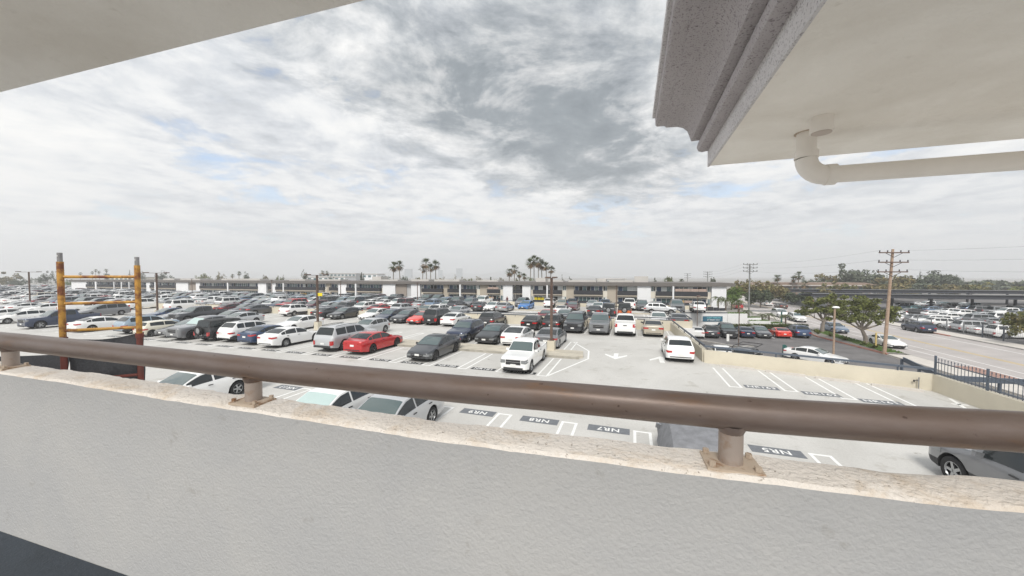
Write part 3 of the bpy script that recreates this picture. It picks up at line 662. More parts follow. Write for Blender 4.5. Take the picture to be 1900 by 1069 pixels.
dd = [('sedan', 'beige', 1.95, 35.1, 'R', 'beige silver sedan nearest the lane wall in front of the divider wall'),
      ('pickup', 'white', -.55, 34.7, 'R', 'white pickup showing its tailgate between grey pickup and beige sedan'),
      ('pickup', 'grey', -2.95, 34.6, 'F', 'grey pickup facing us with broad black grille'),
      ('bigsuv', 'charcoal', -5.45, 34.9, 'F', 'dark large SUV facing us beside the grey pickup'),
      ('suv', 'black', -7.7, 35.3, 'R', 'black crossover right behind the island lamp post'),
      ('sedan', 'black', -10.0, 35.2, 'R', 'black sedan with bright red tail lights against the divider wall'),
      ('suv', 'black', -14.8, 35.3, 'R', 'black crossover standing alone with empty stalls on both sides'),
      ('sedan', 'white', -19.4, 35.2, 'R', 'square white sedan beside the black large SUV'),
      ('bigsuv', 'black', -21.8, 35.5, 'R', 'black large SUV between the red coupe and white sedan'),
      ('coupe', 'bright red', -24.0, 35.4, 'F', 'bright red low sports coupe facing us'),
      ('sedan', 'charcoal', -26.4, 35.6, 'F', 'dark sedan facing us beside the bright red coupe'),
      ('fastback', 'navy', -28.9, 35.8, 'F', 'dark blue fastback sedan facing us with blunt nose'),
      ('sedan', 'white', -31.6, 36.1, 'F', 'white sedan facing us beside the dark blue fastback'),
      ('sedan', 'black', -36.6, 36.2, 'F', 'black sedan facing us with an empty stall beside it'),
      ('sedan', 'dark grey', -39.4, 36.3, 'R', 'dark grey sedan behind the second lamp post'),
      ('suv', 'white', -45.8, 36.9, 'R', 'white crossover with tall red tail lights along the divider wall'),
      ('sedan', 'dark grey', -52.9, 36.5, 'R', 'dark grey long sedan showing its tail along the divider wall'),
      ('sedan', 'black', -56.0, 36.6, 'F', 'black sedan facing us beside the maroon sedan'),
      ('sedan', 'maroon', -58.6, 36.6, 'R', 'maroon sedan showing its tail along the divider wall'),
      ('bigsuv', 'white', -70.3, 36.6, 'R', 'white large SUV beyond the third lamp post'),
      ('bigsuv', 'white', -80.5, 36.4, 'R', 'long white SUV seen through the scaffold frame')]
rnd = random.Random(11)
KINDS = ['sedan'] * 8 + ['suv'] * 6 + ['hatch'] * 3 + ['fastback'] * 2 + ['bigsuv'] * 3 + ['pickup'] * 2 + ['minivan', 'coupe', 'jeep', 'smallpickup']
COLS = ['white'] * 9 + ['silver'] * 5 + ['light grey'] * 3 + ['grey'] * 4 + ['dark grey'] * 3 + ['black'] * 4 + ['navy', 'slate blue', 'maroon', 'red', 'beige', 'charcoal', 'pale blue', 'dark blue']
def fill(lst, a0, a1, b, occ=.93, pitch=2.5, rnd=rnd):
    a = a0
    while a > a1:
        if rnd.random() < occ:
            k = rnd.choice(KINDS); lst.append((k, rnd.choice(COLS), a + rnd.uniform(-.15, .15), b + rnd.uniform(-.25, .25), rnd.choice('FR'), None))
        a -= pitch
    return lst
fill(dd, -84.5, -132, 35.6, .9)
row(dd, GD, 'row along the divider wall', fullY=64)
ee = [('sedan', 'white', 3.0, 42.6, 'F', 'white sedan looking over the divider wall near its right end'), ('sedan', 'grey', 5.0, 42.5, 'R', 'grey car roof showing over the divider wall end'),
      ('sedan', 'light grey', -8.0, 42.7, 'F', 'pale sedan behind the rails above the dark large SUV'), ('coupe', 'red', -10.3, 42.7, 'F', 'red coupe half hidden behind the two rails'),
      ('sedan', 'silver', -23.2, 43.0, 'F', None), ('suv', 'white', -25.8, 43.0, 'R', None), ('sedan', 'beige', -28.2, 43.0, 'F', None), ('suv', 'silver', -32.2, 43.2, 'R', None), ('sedan', 'red', -36.2, 43.2, 'R', None)]
fill(ee, -39.5, -165, 43.4)
row(ee, 'cars behind the double rail', 'first row beyond the double rail')
ff = [('jeep', 'orange', -.9, 51.6, 'R', 'boxy off-roader with orange tail corners on the far deck', {'topblack': True}), ('jeep', 'charcoal', -3.0, 51.0, 'R', 'dark boxy off-roader with spare wheel on the far deck'),
      ('sedan', 'charcoal', -5.0, 50.4, 'R', 'dark sedan with red tail lights left of the far off-roaders'), ('coupe', 'white', -9.7, 50.6, 'R', 'white low coupe showing its tail on the far deck'),
      ('sedan', 'light grey', -19.4, 52.2, 'R', 'light grey sedan showing its tail at the far kerb'), ('sedan', 'white', -21.6, 52.4, 'F', 'white sedan facing us at the far kerb beside two greys'), ('sedan', 'dark grey', -23.7, 52.5, 'R', 'dark grey sedan at the far kerb beside a white one'),
      ('suv', 'charcoal', -28.0, 52.3, 'R', None), ('sedan', 'white', -30.0, 52.3, 'F', None), ('suv', 'slate blue', -32.2, 52.3, 'R', None), ('sedan', 'silver', -34.8, 52.3, 'R', None)]
fill(ff, -37.6, -190, 52.4)
row(ff, 'middle rows of the far deck', 'row at the far kerb')
gg = [('sedan', 'white', -5.1, 57.0, 'F', 'white sedan beyond the far kerb behind the off-roaders'), ('sedan', 'maroon', -9.2, 57.2, 'F', 'dull red sedan behind the white coupe on the far deck'), ('sedan', 'bright blue', -17.2, 56.9, 'F', 'bright blue sedan alone on the far deck'),
      ('suv', 'grey', -28.0, 57.3, 'F', None), ('pickup', 'black', -30.6, 57.0, 'F', None)]
fill(gg, -33.2, -205, 57.2)
row(gg, 'cars beyond the far kerb', 'row beyond the far kerb')
hh = [('pickup', 'white', -.3, 61.3, 'R', 'white pickup by the low wall before the apartments'), ('suv', 'dark grey', 1.7, 61.0, 'F', 'dark grey crossover facing us before the grey apartment wall'), ('sedan', 'silver', 3.9, 62.2, 'R', 'silver sedan by the low wall before the apartments'),
      ('suv', 'dark blue', -9.9, 62.2, 'R', 'dark blue crossover by the low wall before the apartments'), ('suv', 'white', -14.0, 62.2, 'R', 'small white crossover before the apartments behind the island lamp post'), ('sedan', 'beige', -11.9, 62.0, 'F', 'beige sedan facing us before the apartments'),
      ('suv', 'slate blue', -4.3, 62.0, 'R', 'slate blue crossover by the low wall before the apartments'), ('sedan', 'silver', -6.5, 62.2, 'F', 'silver sedan facing us by the low wall before the apartments'), ('suv', 'grey', -19.4, 62.0, 'F', 'grey crossover behind the bright blue sedan'), ('pickup', 'white', -27.3, 61.2, 'F', 'white pickup facing us near two standing people'),
      ('pickup', 'grey', 6.9, 60.4, 'F', 'grey pickup facing us at the far corner of the deck'), ('suv', 'white', 10.0, 61.3, 'R', 'white crossover above the wall with the teal sign')]
fill(hh, -30.2, -215, 62.2)
row(hh, 'cars along the apartment wall', 'back row before the apartments')
car('suv', 'silver', G(4.1, 57.9), math.atan2(-D2.y, -D2.x) + math.pi, 'silver crossover standing crosswise on the far deck', 'cars driving on the far deck', True)
for b, w in ((76, 'first'), (84, 'second'), (93, 'third'), (104, 'fourth')): row(fill([], -200, -330, b, .85, 2.7), 'far lot beyond the apartments', '%s row past the apartment block' % w, z=-.6)
# the lower lot beside the street
h1 = math.atan2(D1.y, D1.x)
def lot(kind, colour, px, Y, d, lab, group='cars in the lower lot', full=True, turn=0.0, **op):
    x = (px - 950) / 665 * (Y + 1); p = Vector((x, Y, ST)) + D1 * (CT[kind]['L'] / 2)
    car(kind, colour, p, (h1 if d == 'R' else h1 + math.pi) + turn, lab, group, full, **op)
lot('sedan', 'white', 1290, 49.2, 'R', 'white car beside the lane wall in the lower lot')
lot('suv', 'charcoal', 1317, 49.2, 'R', 'dark crossover at the left of the lower lot row')
lot('pickup', 'black', 1350, 48.9, 'F', 'black pickup facing us in the lower lot row')
lot('sedan', 'navy', 1382, 49.2, 'R', 'dark blue sedan behind the thin lamp post in the lower lot')
lot('sedan', 'charcoal', 1413, 49.0, 'F', 'dark sedan facing us beside the red coupe in the lower lot')
lot('coupe', 'bright red', 1449, 49.2, 'R', 'bright red coupe in the lower lot row')
lot('suv', 'dark blue', 1484, 49.2, 'R', 'blue crossover at the right end of the lower lot row')
lot('sedan', 'white', 1522, 33.6, 'F', 'white sedan just behind the slate blue rail by the lot lamp', turn=.85)
lot('sedan', 'white', 1338, 35.2, 'R', 'white car roof showing over the cream wall corner')
lot('pickup', 'black', 1392, 31.0, 'R', 'black pickup with lumber rack behind the slate blue rail', turn=-.5)
def street(kind, colour, a, b, d, lab, full=True, group='cars along the street'):
    p, rz = along(a, b, kind, d, ST); car(kind, colour, p, rz, lab, group, full)
street('coupe', 'white', 30.0, 54.3, 'F', 'white coupe parked at the kerb between the street trees')
street('sedan', 'slate blue', 30.0, 66.2, 'F', 'slate blue sedan parked behind the first street tree')
street('suv', 'navy', 42.4, 70.5, 'R', 'navy crossover parked alone across the street')
street('sedan', 'charcoal', 42.4, 97, 'R', 'dark sedan far up the street beyond the street tree', False)
street('sedan', 'silver', 42.3, 90, 'R', 'silver sedan up the street beyond the street tree', False)
street('sedan', 'brown', 38.2, 112, 'R', 'brown sedan driving far up the street', False)
street('sedan', 'white', 38.0, 122, 'R', 'white sedan driving farthest up the street', False)
street('minivan', 'white', 30.1, 88, 'F', 'white van at the kerb behind the stepped planters', False)
street('suv', 'white', 30.1, 80, 'F', 'white crossover at the kerb behind the planter gateway', False)
street('sedan', 'red', 27.0, 108, 'R', 'small red car behind the palm planters', False)
street('pickup', 'bright red', 52, 133, 'R', 'red pickup behind the grey fence far up the street', False)
# lot across the street: cars stand crosswise
n = 0
rl = random.Random(5)
near_l = ['white large SUV nearest the right picture edge behind the iron fence', 'white sedan behind the iron fence across the street', 'silver SUV behind the fence opposite the navy crossover', 'pale sedan behind the fence across the street']
specs = [('bigsuv', 'white'), ('sedan', 'white'), ('bigsuv', 'silver'), ('sedan', 'light grey'), ('suv', 'white'), ('bigsuv', 'white'), ('suv', 'grey'), ('sedan', 'white')]
for i, (a, b0, cnt) in enumerate(((50.2, 69, 10), (60.0, 82, 11), (66.5, 90, 12), (77, 104, 11), (84, 112, 11))):
    for k in range(cnt):
        b = b0 + 2.75 * k + rl.uniform(-.15, .15)
        if i and rl.random() < .12: continue
        kind, colr = specs[k] if i == 0 and k < len(specs) else (rl.choice(['sedan', 'suv', 'bigsuv', 'hatch', 'sedan', 'pickup']), rl.choice(['white', 'white', 'white', 'silver', 'grey', 'black', 'light grey', 'slate blue', 'teal']))
        p = G(a + rl.uniform(-.3, .3), b, ST + .01)
        if not p.x / p.y < 1.5: continue
        rz = math.atan2(D2.y, D2.x) + (math.pi if rl.random() < .4 else 0)
        lab = near_l[k] if i == 0 and k < 4 else '%s %s, %s car from the right, row %s across the street' % (colr, WORD[kind], nth(k + 1), ['by the fence', 'two', 'three', 'four', 'five'][i])
        car(kind, colr, p, rz, lab, 'cars in the lot across the street', i == 0)
# grey fabric cover over the hatchback below, and the lumber rack
cv = MB(); p = CT['hatch']; nS = 18; rows = []; L = p['L']
for k in range(nS + 1):
    s = .9 + (L - .9 + .05) * k / nS; q = ring(p, min(s, L - .01)); rr = []
    zt = q[7][1] + .05 + .02 * math.sin(k * 2.3); hem = .62 + .10 * math.sin(k * 1.3) + (.25 if k < 2 else 0)
    for sg in (1, -1):
        A = [(q[2][0] + .06 + .025 * math.sin(k * 2.1 + sg), hem), (q[3][0] + .05 + .02 * math.sin(k * 1.7), q[4][1] - .05), (q[5][0] + .05, q[5][1] + .02), (q[6][0], q[6][1] + .05)]
        A = [(L / 2 - s, sg * y, z) for y, z in A]; rr += A if sg > 0 else [(L / 2 - s, 0, zt + .01)] + A[::-1]
    rows.append(len(cv.v)); cv.v += rr
for k in range(nS):
    for j in range(8): a = rows[k] + j; b = rows[k + 1] + j; cv.f.append((a, b, b + 1, a + 1)); cv.m.append(0)
M('cover_fabric', (.23, .235, .25), .8, var=.3, scale=4, bump=1.0, bscale=6)
pos, rz = along(1.75, 8.9, 'hatch', 'R')
o = cv.build('car_cover', 'cover_fabric', smooth=True, loc=pos, rz=rz); tag(o, 'grey fabric cover draped over the hatchback behind the rail post', 'car cover')

# ================================================================== APARTMENT BLOCK
M('fascia', (.15, .137, .128), .8, var=.08, scale=.4)
M('roof_top', (.52, .50, .47), .85, var=.15, scale=.3)
M('stucco_white', (.76, .765, .775), .85, var=.06, scale=.35)
M('stucco_grey', (.47, .475, .48), .85, var=.06, scale=.35)
M('stucco_beige', (.44, .39, .32), .85, var=.06, scale=.35)
M('stucco_taupe', (.30, .26, .225), .85, var=.06, scale=.35)
M('stucco_cream', (.72, .68, .59), .85, var=.06, scale=.35)
M('balcony', (.026, .027, .033), .6, var=.1, scale=2)
M('navy_panel', (.04, .065, .12), .6)
M('frame_white', (.85, .85, .84), .5)
M('flat_glass', (.07, .13, .14), .05, spec=.9, coat=.5)
M('curtain', (.66, .68, .66), .7)
M('pink_screen', (.42, .32, .27), .8, var=.2, scale=3)
M('wood_screen', (.50, .33, .12), .8, var=.2, scale=3)
M('dark_void', (.02, .018, .016), .9)
M('yellow', (.75, .60, .02), .6)
BB = 76.0; KS = BB / 70
bld = thing('apartment_building', 'long two storey apartment block with flat brown roof edge and dark balconies', 'building', G(0, BB, ST), GROT)
Z = lambda z: z - ST                    # local height
ROOF, FB, BT, BBm, LT = 4.32, 3.73, 2.69, 1.86, .54
spec = [(13.0, 15.2, 'W'), (12.4, 13.0, 'N'), (7.1, 12.4, 'Bp'), (6.8, 7.1, 'D'), (4.1, 6.8, 'B'), (3.3, 4.1, 'N'), (1.0, 3.3, 'W'), (-2.5, 1.0, 'B'), (-4.3, -2.5, 'G'), (-5.1, -4.3, 'N'), (-10.5, -5.1, 'B'), (-12.0, -10.5, 'G'), (-12.8, -12.0, 'N'), (-15.5, -12.8, 'B'), (-15.8, -15.5, 'D'), (-18.6, -15.8, 'By'), (-19.1, -18.6, 'N'), (-20.8, -19.1, 'W'), (-22.9, -20.8, 'S'), (-24.9, -22.9, 'W'), (-25.7, -24.9, 'N'), (-28.4, -25.7, 'Bp'), (-30.2, -28.4, 'G'), (-31.0, -30.2, 'N'), (-34.3, -31.0, 'B'), (-34.7, -34.3, 'D'), (-37.6, -34.7, 'B'), (-38.8, -37.6, 'G'), (-44.0, -38.8, 'B'), (-44.5, -44.0, 'N'), (-46.8, -44.5, 'W'), (-48.2, -46.8, 'w'), (-51.0, -48.2, 'T'), (-54.4, -51.0, 'W'), (-55.0, -54.4, 'N'), (-61.6, -55.0, 'B'), (-62.0, -61.6, 'D'), (-64.8, -62.0, 'B'), (-67.3, -64.8, 'W'), (-70.0, -67.3, 'B'), (-71.3, -70.0, 'G'), (-71.8, -71.3, 'N'), (-80.0, -71.8, 'By'), (-84.5, -80.0, 'B'), (-84.9, -84.5, 'D'), (-87.7, -84.9, 'B'), (-89.3, -87.7, 'W'), (-91.1, -89.3, 'S'), (-94.1, -91.1, 'W'), (-104.9, -94.1, 'B'), (-105.4, -104.9, 'D'), (-108.2, -105.4, 'B'), (-116.9, -108.2, 'B'), (-118.7, -116.9, 'W'), (-122.1, -118.7, 'T'), (-127.5, -122.1, 'W'), (-136.2, -127.5, 'B'), (-136.9, -136.2, 'D'), (-139.5, -136.9, 'B'), (-141.5, -139.5, 'W'), (-144.0, -141.5, 'B'), (-144.5, -144.0, 'D'), (-149.3, -144.5, 'B'), (-149.7, -149.3, 'D'), (-153.2, -149.7, 'B'), (-153.7, -153.2, 'D'), (-157.2, -153.7, 'B'), (-157.6, -157.2, 'D'), (-161.0, -157.6, 'B'), (-167.0, -161.0, 'B'), (-167.9, -167.0, 'D'), (-173.5, -167.9, 'B'), (-182.6, -173.5, 'W')]
rb = random.Random(3)
def bpart(name, m, boxes, parent=bld, smooth=False):
    mb = MB()
    for q in boxes: mb.box(*q)
    return mb.build(name, m, parent)
def glazing(x0, x1, z0, z1, y, narrow=False):
    """one window unit: frame with panes and dark panels between"""
    w = x1 - x0; n = 2 if narrow else max(2, round(w / .85)); d = w / n; fr = MB(); pn = MB(); pl_ = MB(); npanel = 0
    fr.box(x0, x1, y - .06, y, z1 - .07, z1); fr.box(x0, x1, y - .06, y, z0, z0 + .06)
    pat = [1] * n
    if not narrow:
        for k in range(n): pat[k] = 0 if (k % 4 == 0 and n > 2) or (k == n - 1 and n > 4) else 1
    for k in range(n):
        a, b = x0 + d * k, x0 + d * (k + 1)
        fr.box(a, a + .06, y - .07, y, z0 + .06, z1 - .07)
        if pat[k]: pn.box(a + .06, b, y - .02, y - .005, z0 + .06, z1 - .07, rb.choice([0, 0, 0, 1, 0, 2]))
        else: pl_.box(a + .06, b, y - .045, y - .005, z0 + .06, z1 - .07); npanel += 1
    fr.box(x1 - .06, x1, y - .07, y - .001, z0 + .06, z1 - .07)
    f = fr.build('window', 'frame_white', bld); pn.build('pane', ['flat_glass', 'curtain', 'dark_void'], f)['kind'] = 'stuff'
    if npanel: pl_.build('panel', 'navy_panel', f)
for a0, a1, k in spec:
    x0, x1 = a0 * KS, a1 * KS; top = Z(FB) - .002
    if k in 'WwTG':
        y = {'W': -1.25, 'w': -.7, 'T': -.9, 'G': -.85}[k]
        bpart('wall', {'W': 'stucco_white', 'w': 'stucco_grey', 'T': 'stucco_taupe', 'G': 'stucco_beige'}[k], [(x0, x1, y, .6, 0, top)])
    elif k == 'D': bpart('dividing_wall', 'stucco_white', [(x0 + .02, x1 - .02, -1.62, .1, 0, top)])
    elif k == 'S':
        bpart('stair_wall', 'stucco_grey', [(x0, x1, 1.6, 1.7, 0, top), (x0, (x0 + x1) / 2, 1.0, 1.6, 0, top)])
        bpart('doorway', 'dark_void', [((x0 + x1) / 2 + .15, x1 - .1, 1.5, 1.59, Z(1.9), Z(3.6)), ((x0 + x1) / 2 + .15, x1 - .1, 1.5, 1.59, Z(-.5), Z(1.4))])
        o = bpart('balcony', 'balcony', [(x0 + .01, x1 - .01, -.8, -.74, Z(BBm), Z(BT))]); bpart('balcony_slab', 'stucco_beige', [(x0 + .01, x1 - .01, -.74, 1.0, Z(BBm) - .2, Z(BBm))], o)
        bpart('balcony', 'balcony', [(x0 + .01, x1 - .01, -.8, -.74, Z(-.4), Z(LT))])
    elif k == 'N':
        bpart('wall', 'stucco_cream', [(x0, x1, -.7, .6, Z(BBm) - .5, Z(2.62)), (x0, x1, -.7, .6, 0, Z(.25)), (x0, x1, -.58, .6, Z(.25), Z(BBm) - .5), (x0, x1, -.58, .6, Z(2.62), top)])
        glazing(x0 + .05, x1 - .05, Z(2.62), Z(3.66), -.6, True); glazing(x0 + .05, x1 - .05, Z(.25), Z(1.36), -.6, True)
    else:
        bpart('wall', 'stucco_cream', [(x0, x1, -.58, .6, 0, top)])
        glazing(x0 + .12, x1 - .1, Z(1.95), Z(3.62), -.6); glazing(x0 + .12, x1 - .1, Z(-.3), Z(1.36), -.6)
        for zb, zt in ((BBm, BT), (-.42, LT)):
            o = bpart('balcony', 'balcony', [(x0 + .03, x1 - .03, -1.50, -1.44, Z(zb), Z(zt)), (x0 + .03, x0 + .09, -1.44, -.7, Z(zb), Z(zt)), (x1 - .09, x1 - .03, -1.44, -.7, Z(zb), Z(zt)), (x0 + .03, x1 - .03, -1.52, -1.42, Z(zt), Z(zt) + .05)])
            bpart('balcony_slab', 'stucco_beige', [(x0 + .02, x1 - .02, -1.47, -.7, Z(zb) - .22, Z(zb))], o)
        if k == 'Bp':
            n = max(2, int((x1 - x0) / 1.2)); d = (x1 - x0 - .3) / n
            for q in range(n): bpart('privacy_screen', 'pink_screen', [(x0 + .15 + d * q, x0 + .1 + d * (q + 1), -1.35, -1.31, Z(BT), Z(BT) + .55)])
            bpart('privacy_screen', 'wood_screen', [(x0 + .1, x0 + (x1 - x0) * .30, -1.35, -1.31, Z(LT), Z(LT) + .50)]); bpart('privacy_screen', 'pink_screen', [(x0 + (x1 - x0) * .31, x0 + (x1 - x0) * .55, -1.35, -1.31, Z(LT), Z(LT) + .5)])
        if k == 'By': bpart('privacy_screen', 'yellow' if a0 > -30 else 'wood_screen', [(x0 + .2 + q * .75, x0 + .85 + q * .75, -.76, -.72, Z(.35), Z(1.1)) for q in range(3)])
XL, XR = -182.9 * KS, 15.6 * KS
mb = MB(); mb.box(XL - .4, XR + .9, -1.62, 16, Z(FB), Z(ROOF)); rf = mb.build('roof', 'fascia', bld)
mb = MB(); mb.box(XL, XR + .5, -1.5, 15.6, Z(ROOF) + .004, Z(ROOF) + .06); mb.build('roof_deck', 'fascia', rf)
bpart('wall', 'stucco_white', [(XL, XL + .3, .6, 15, 0, Z(FB) - .004), (XR - .35, XR, .6, 15, 0, Z(FB) - .004)])
for a, w, h, y in ((-9.6, 6, .35, 4), (-16.0, 5, .3, 5), (-18, 2.2, .9, 3), (-30, 5.5, .35, 3), (1.8, 2.8, 1.25, 6), (-2, 5, .35, 5), (-6, 2.0, .7, 8), (-40, 7, .45, 3), (-47, 5, .45, 3), (-58, 9, .35, 4), (-63, 3, 1.2, 8), (-75, 8, .4, 4), (-86, 6, .4, 4), (-104, 9, .5, 4), (-112, 8, .5, 4), (-128, 10, .5, 3), (-140, 6, .5, 4)):
    bpart('roof_unit', 'roof_top', [(a * KS - w / 2, a * KS + w / 2, y, y + 3, Z(ROOF) + .06, Z(ROOF) + .06 + h)], rf)
# dark ramp rail and white sign wall beside the far deck
def wallX(name, label, x0, x1, y, z0, z1, m, th=.3):
    mb = MB(); mb.box(x0, x1, y, y + th, z0, z1); return tag(mb.build(name, m), label, 'wall')
sw = thing('sign_wall', 'white wall with a teal parking sign beside the lower lot', 'wall', (26.6, 57.4, ST))
mb = MB(); mb.box(0, 8.0, 0, .3, 0, 2.72); mb.build('wall_panel', 'white_wall', sw)
mb = MB(); mb.box(-.05, 8.05, -.06, .34, 2.72, 2.82); mb.build('coping', 'rail_dark', sw)
M('sign_teal', (.035, .13, .20), .5); M('sign_cyan', (.25, .62, .66), .5)
sg = thing('parking_sign', 'teal and white parking sign mounted on the white wall', 'sign', (30.6, 57.33, -1.2))
mb = MB(); mb.box(0, 3.2, -.02, .02, -.42, .42); mb.build('sign_board', 'sign_teal', sg)
mb = MB(); mb.prism([(-1.1, -.42), (0, -.42), (.45, .42), (-1.1, .42)], -.03, .01); b = mb.build('sign_end', 'plate', sg); b.rotation_euler = (R(90), 0, 0)
text_obj('GUEST PARKING', .30, 'lettering', 'sign_cyan', sg, (1.75, -.045, .17), (R(90), 0, 0)); text_obj('BY PERMIT ONLY', .27, 'lettering', 'line_white', sg, (1.75, -.045, -.19), (R(90), 0, 0))
rr = thing('ramp_railing', 'charcoal panel railing on the corner of the far deck', 'railing', (29.0, 58.2, 0))
for k in range(6):
    mb = MB(); mb.box(k * .95, k * .95 + .90, -.03, .03, -.2, .75 - .10 * max(0, k - 2)); mb.build('panel', 'balcony', rr)
# stepped white planters with palms
M('hedge_leaf', (.085, .11, .028), .8, var=.4, scale=3, island=.35)
M('grass', (.10, .17, .035), .9, var=.3, scale=4)
def planter(x0, x1, y, zt, k):
    t = thing('planter', 'white stepped planter, %s from the street' % ['fifth', 'fourth', 'third', 'second', 'first'][k], 'planter', ((x0 + x1) / 2, y, ST)); w = (x1 - x0) / 2
    mb = MB(); mb.box(-w, w, 0, 2.6, 0, zt - ST); mb.build('planter_wall', 'white_wall', t)
    mb = MB(); rg = random.Random(k)
    for _ in range(260):
        x, yy = rg.uniform(-w + .1, w - .1), rg.uniform(.1, 1.2); h = rg.uniform(.12, .26); mb.face([(x - .05, yy, zt - ST), (x + .05, yy, zt - ST), (x + rg.uniform(-.1, .1), yy + rg.uniform(-.1, .1), zt - ST + h)])
    o = mb.build('grass', 'grass', t); o['kind'] = 'stuff'
for k, (x0, x1, y, zt) in enumerate(((35.0, 38.2, 58.0, -.45), (38.2, 40.9, 58.6, -1.2), (38.6, 42.0, 58.0, -1.65), (42.0, 44.2, 57.9, -2.05), (44.2, 46.6, 57.8, -2.5))): planter(x0, x1, y, zt, k)
# clipped hedge at the head of the lot
mb = MB(); rg = random.Random(2)
for _ in range(5200):
    x = rg.uniform(0, 13.5); y = rg.uniform(0, 1.1); z = rg.uniform(0, .95) if rg.random() < .6 else .95 + rg.uniform(-.12, .10)
    if rg.random() < .5: y = rg.uniform(-.05, .12)
    d = Vector((rg.gauss(0, 1), rg.gauss(0, 1), rg.gauss(0, 1))).normalized(); e = d.orthogonal().normalized() * .075; f = d.cross(e).normalized() * .075; c = Vector((x, y, z)); mb.face([c - e, c + f, c + e, c - f])
mb.box(.1, 13.4, .12, 1.0, 0, .85)
tag(mb.build('hedge', 'hedge_leaf', loc=(33.2, 56.2, ST)), 'low clipped hedge at the head of the lower lot', 'hedge')

# ================================================================== TREES AND PLANTS
M('bark', (.16, .125, .095), .9, var=.35, scale=6, bump=.5, bscale=20)
M('bark_pale', (.26, .225, .19), .9, var=.3, scale=6)
M('leaf_green', (.17, .19, .05), .75, var=.45, scale=.8, island=.45)
M('leaf_olive', (.15, .15, .06), .75, c2=(.17, .12, .05), scale=.6, island=.40)
M('leaf_bright', (.12, .19, .035), .75, var=.4, scale=.8, island=.4)
M('leaf_dark', (.065, .085, .042), .8, var=.4, scale=.5, island=.4)
M('leaf_grey', (.125, .145, .10), .8, var=.4, scale=.5, island=.4)
M('leaf_rust', (.17, .125, .045), .8, c2=(.10, .13, .035), scale=.7, island=.4)
M('palm_green', (.075, .095, .030), .7, island=.4)
M('palm_dry', (.20, .13, .065), .9, island=.4)
def leaf(mb, c, s, rg, m=0, flat=.4):
    d = Vector((rg.gauss(0, 1), rg.gauss(0, 1), rg.gauss(0, 1) + flat)).normalized(); e = d.orthogonal().normalized(); f = d.cross(e); g = rg.uniform(0, 6.28)
    u = (e * math.cos(g) + f * math.sin(g)) * s; w = d.cross(u) * .55; c = Vector(c); mb.face([c - u, c + w * .9 - u * .1, c + u, c - w * .9 - u * .1], m)
def tree(label, loc, h, blobs, n, size, m='leaf_green', trunk_r=.16, trunk_h=None, seed=1, name='street_tree', group=None, barkm='bark', lean=(0, 0)):
    """trunk with limbs into each leaf clump; leaves lie in the clumps' outer shell so gaps stay open"""
    rg = random.Random(seed); t = thing(name, label, 'tree', loc, 0, group); th = trunk_h or h * .35
    tr = MB(); top = Vector((lean[0], lean[1], th)); tr.tube([(0, 0, -.1), (lean[0] * .3, lean[1] * .3, th * .5), top], [trunk_r * 1.25, trunk_r, trunk_r * .8], 8)
    for bx, by, bz, rx, ry, rz in blobs:
        e = Vector((bx, by, bz)); mid = top.lerp(e, .5) + Vector((rg.uniform(-.2, .2), rg.uniform(-.2, .2), -.08 * (e - top).length)); tr.tube([top - Vector((0, 0, .1)), mid, e], [trunk_r * .6, trunk_r * .38, trunk_r * .12], 6)
        for _ in range(3):
            e2 = e + Vector((rg.uniform(-.8, .8) * rx, rg.uniform(-.8, .8) * ry, rg.uniform(-.3, .8) * rz)); tr.tube([mid, e2], [trunk_r * .22, trunk_r * .06], 5)
    tr.build('trunk', barkm, t, smooth=True)
    mb = MB(); vol = [b[3] * b[4] * b[5] for b in blobs]; tot = sum(vol)
    for b, v in zip(blobs, vol):
        sub = [(Vector((b[0], b[1], b[2])) + Vector((rg.gauss(0, .5) * b[3], rg.gauss(0, .5) * b[4], rg.gauss(0, .42) * b[5])), rg.uniform(.25, .5)) for _ in range(9)]
        for _ in range(int(n * v / tot)):
            c, rr = rg.choice(sub); d = Vector((rg.gauss(0, 1), rg.gauss(0, 1), rg.gauss(0, 1))).normalized(); q = rg.uniform(.45, 1.0) * rr
            leaf(mb, c + Vector((d.x * b[3] * q, d.y * b[4] * q, d.z * b[5] * q)), size * rg.uniform(.6, 1.25), rg)
    mb.build('crown', m, t); return t
def blobs_for(w, z0, z1, k, rg, d=None):
    out = []
    for i in range(k):
        g = 2 * math.pi * i / k + rg.uniform(-.4, .4); q = rg.uniform(.2, .62) * w / 2; zc = rg.uniform(.35, .75)
        out.append((math.cos(g) * q, math.sin(g) * q * .8, z0 + (z1 - z0) * zc, w * rg.uniform(.20, .30), w * rg.uniform(.18, .28), (z1 - z0) * rg.uniform(.26, .40)))
    out.append((rg.uniform(-.1, .1) * w, 0, z0 + (z1 - z0) * .62, w * .26, w * .24, (z1 - z0) * .38)); return out
rg = random.Random(21)
tree('broad street tree with forked trunk nearest the lower lot row', (47.1, 54.2, ST), 6.2, [(-2.6, 0, 3.3, 1.6, 1.5, .9), (-1.2, .6, 4.6, 1.7, 1.6, .95), (.6, -.4, 5.2, 1.8, 1.7, .95), (2.2, .3, 4.4, 1.8, 1.6, .9), (3.2, -.2, 3.0, 1.2, 1.2, .8), (-.4, 0, 3.6, 1.5, 1.5, .7), (1.3, .5, 3.3, 1.4, 1.3, .7)], 5200, .17, 'leaf_green', .24, 1.9, 4, barkm='bark_pale', lean=(.2, 0))
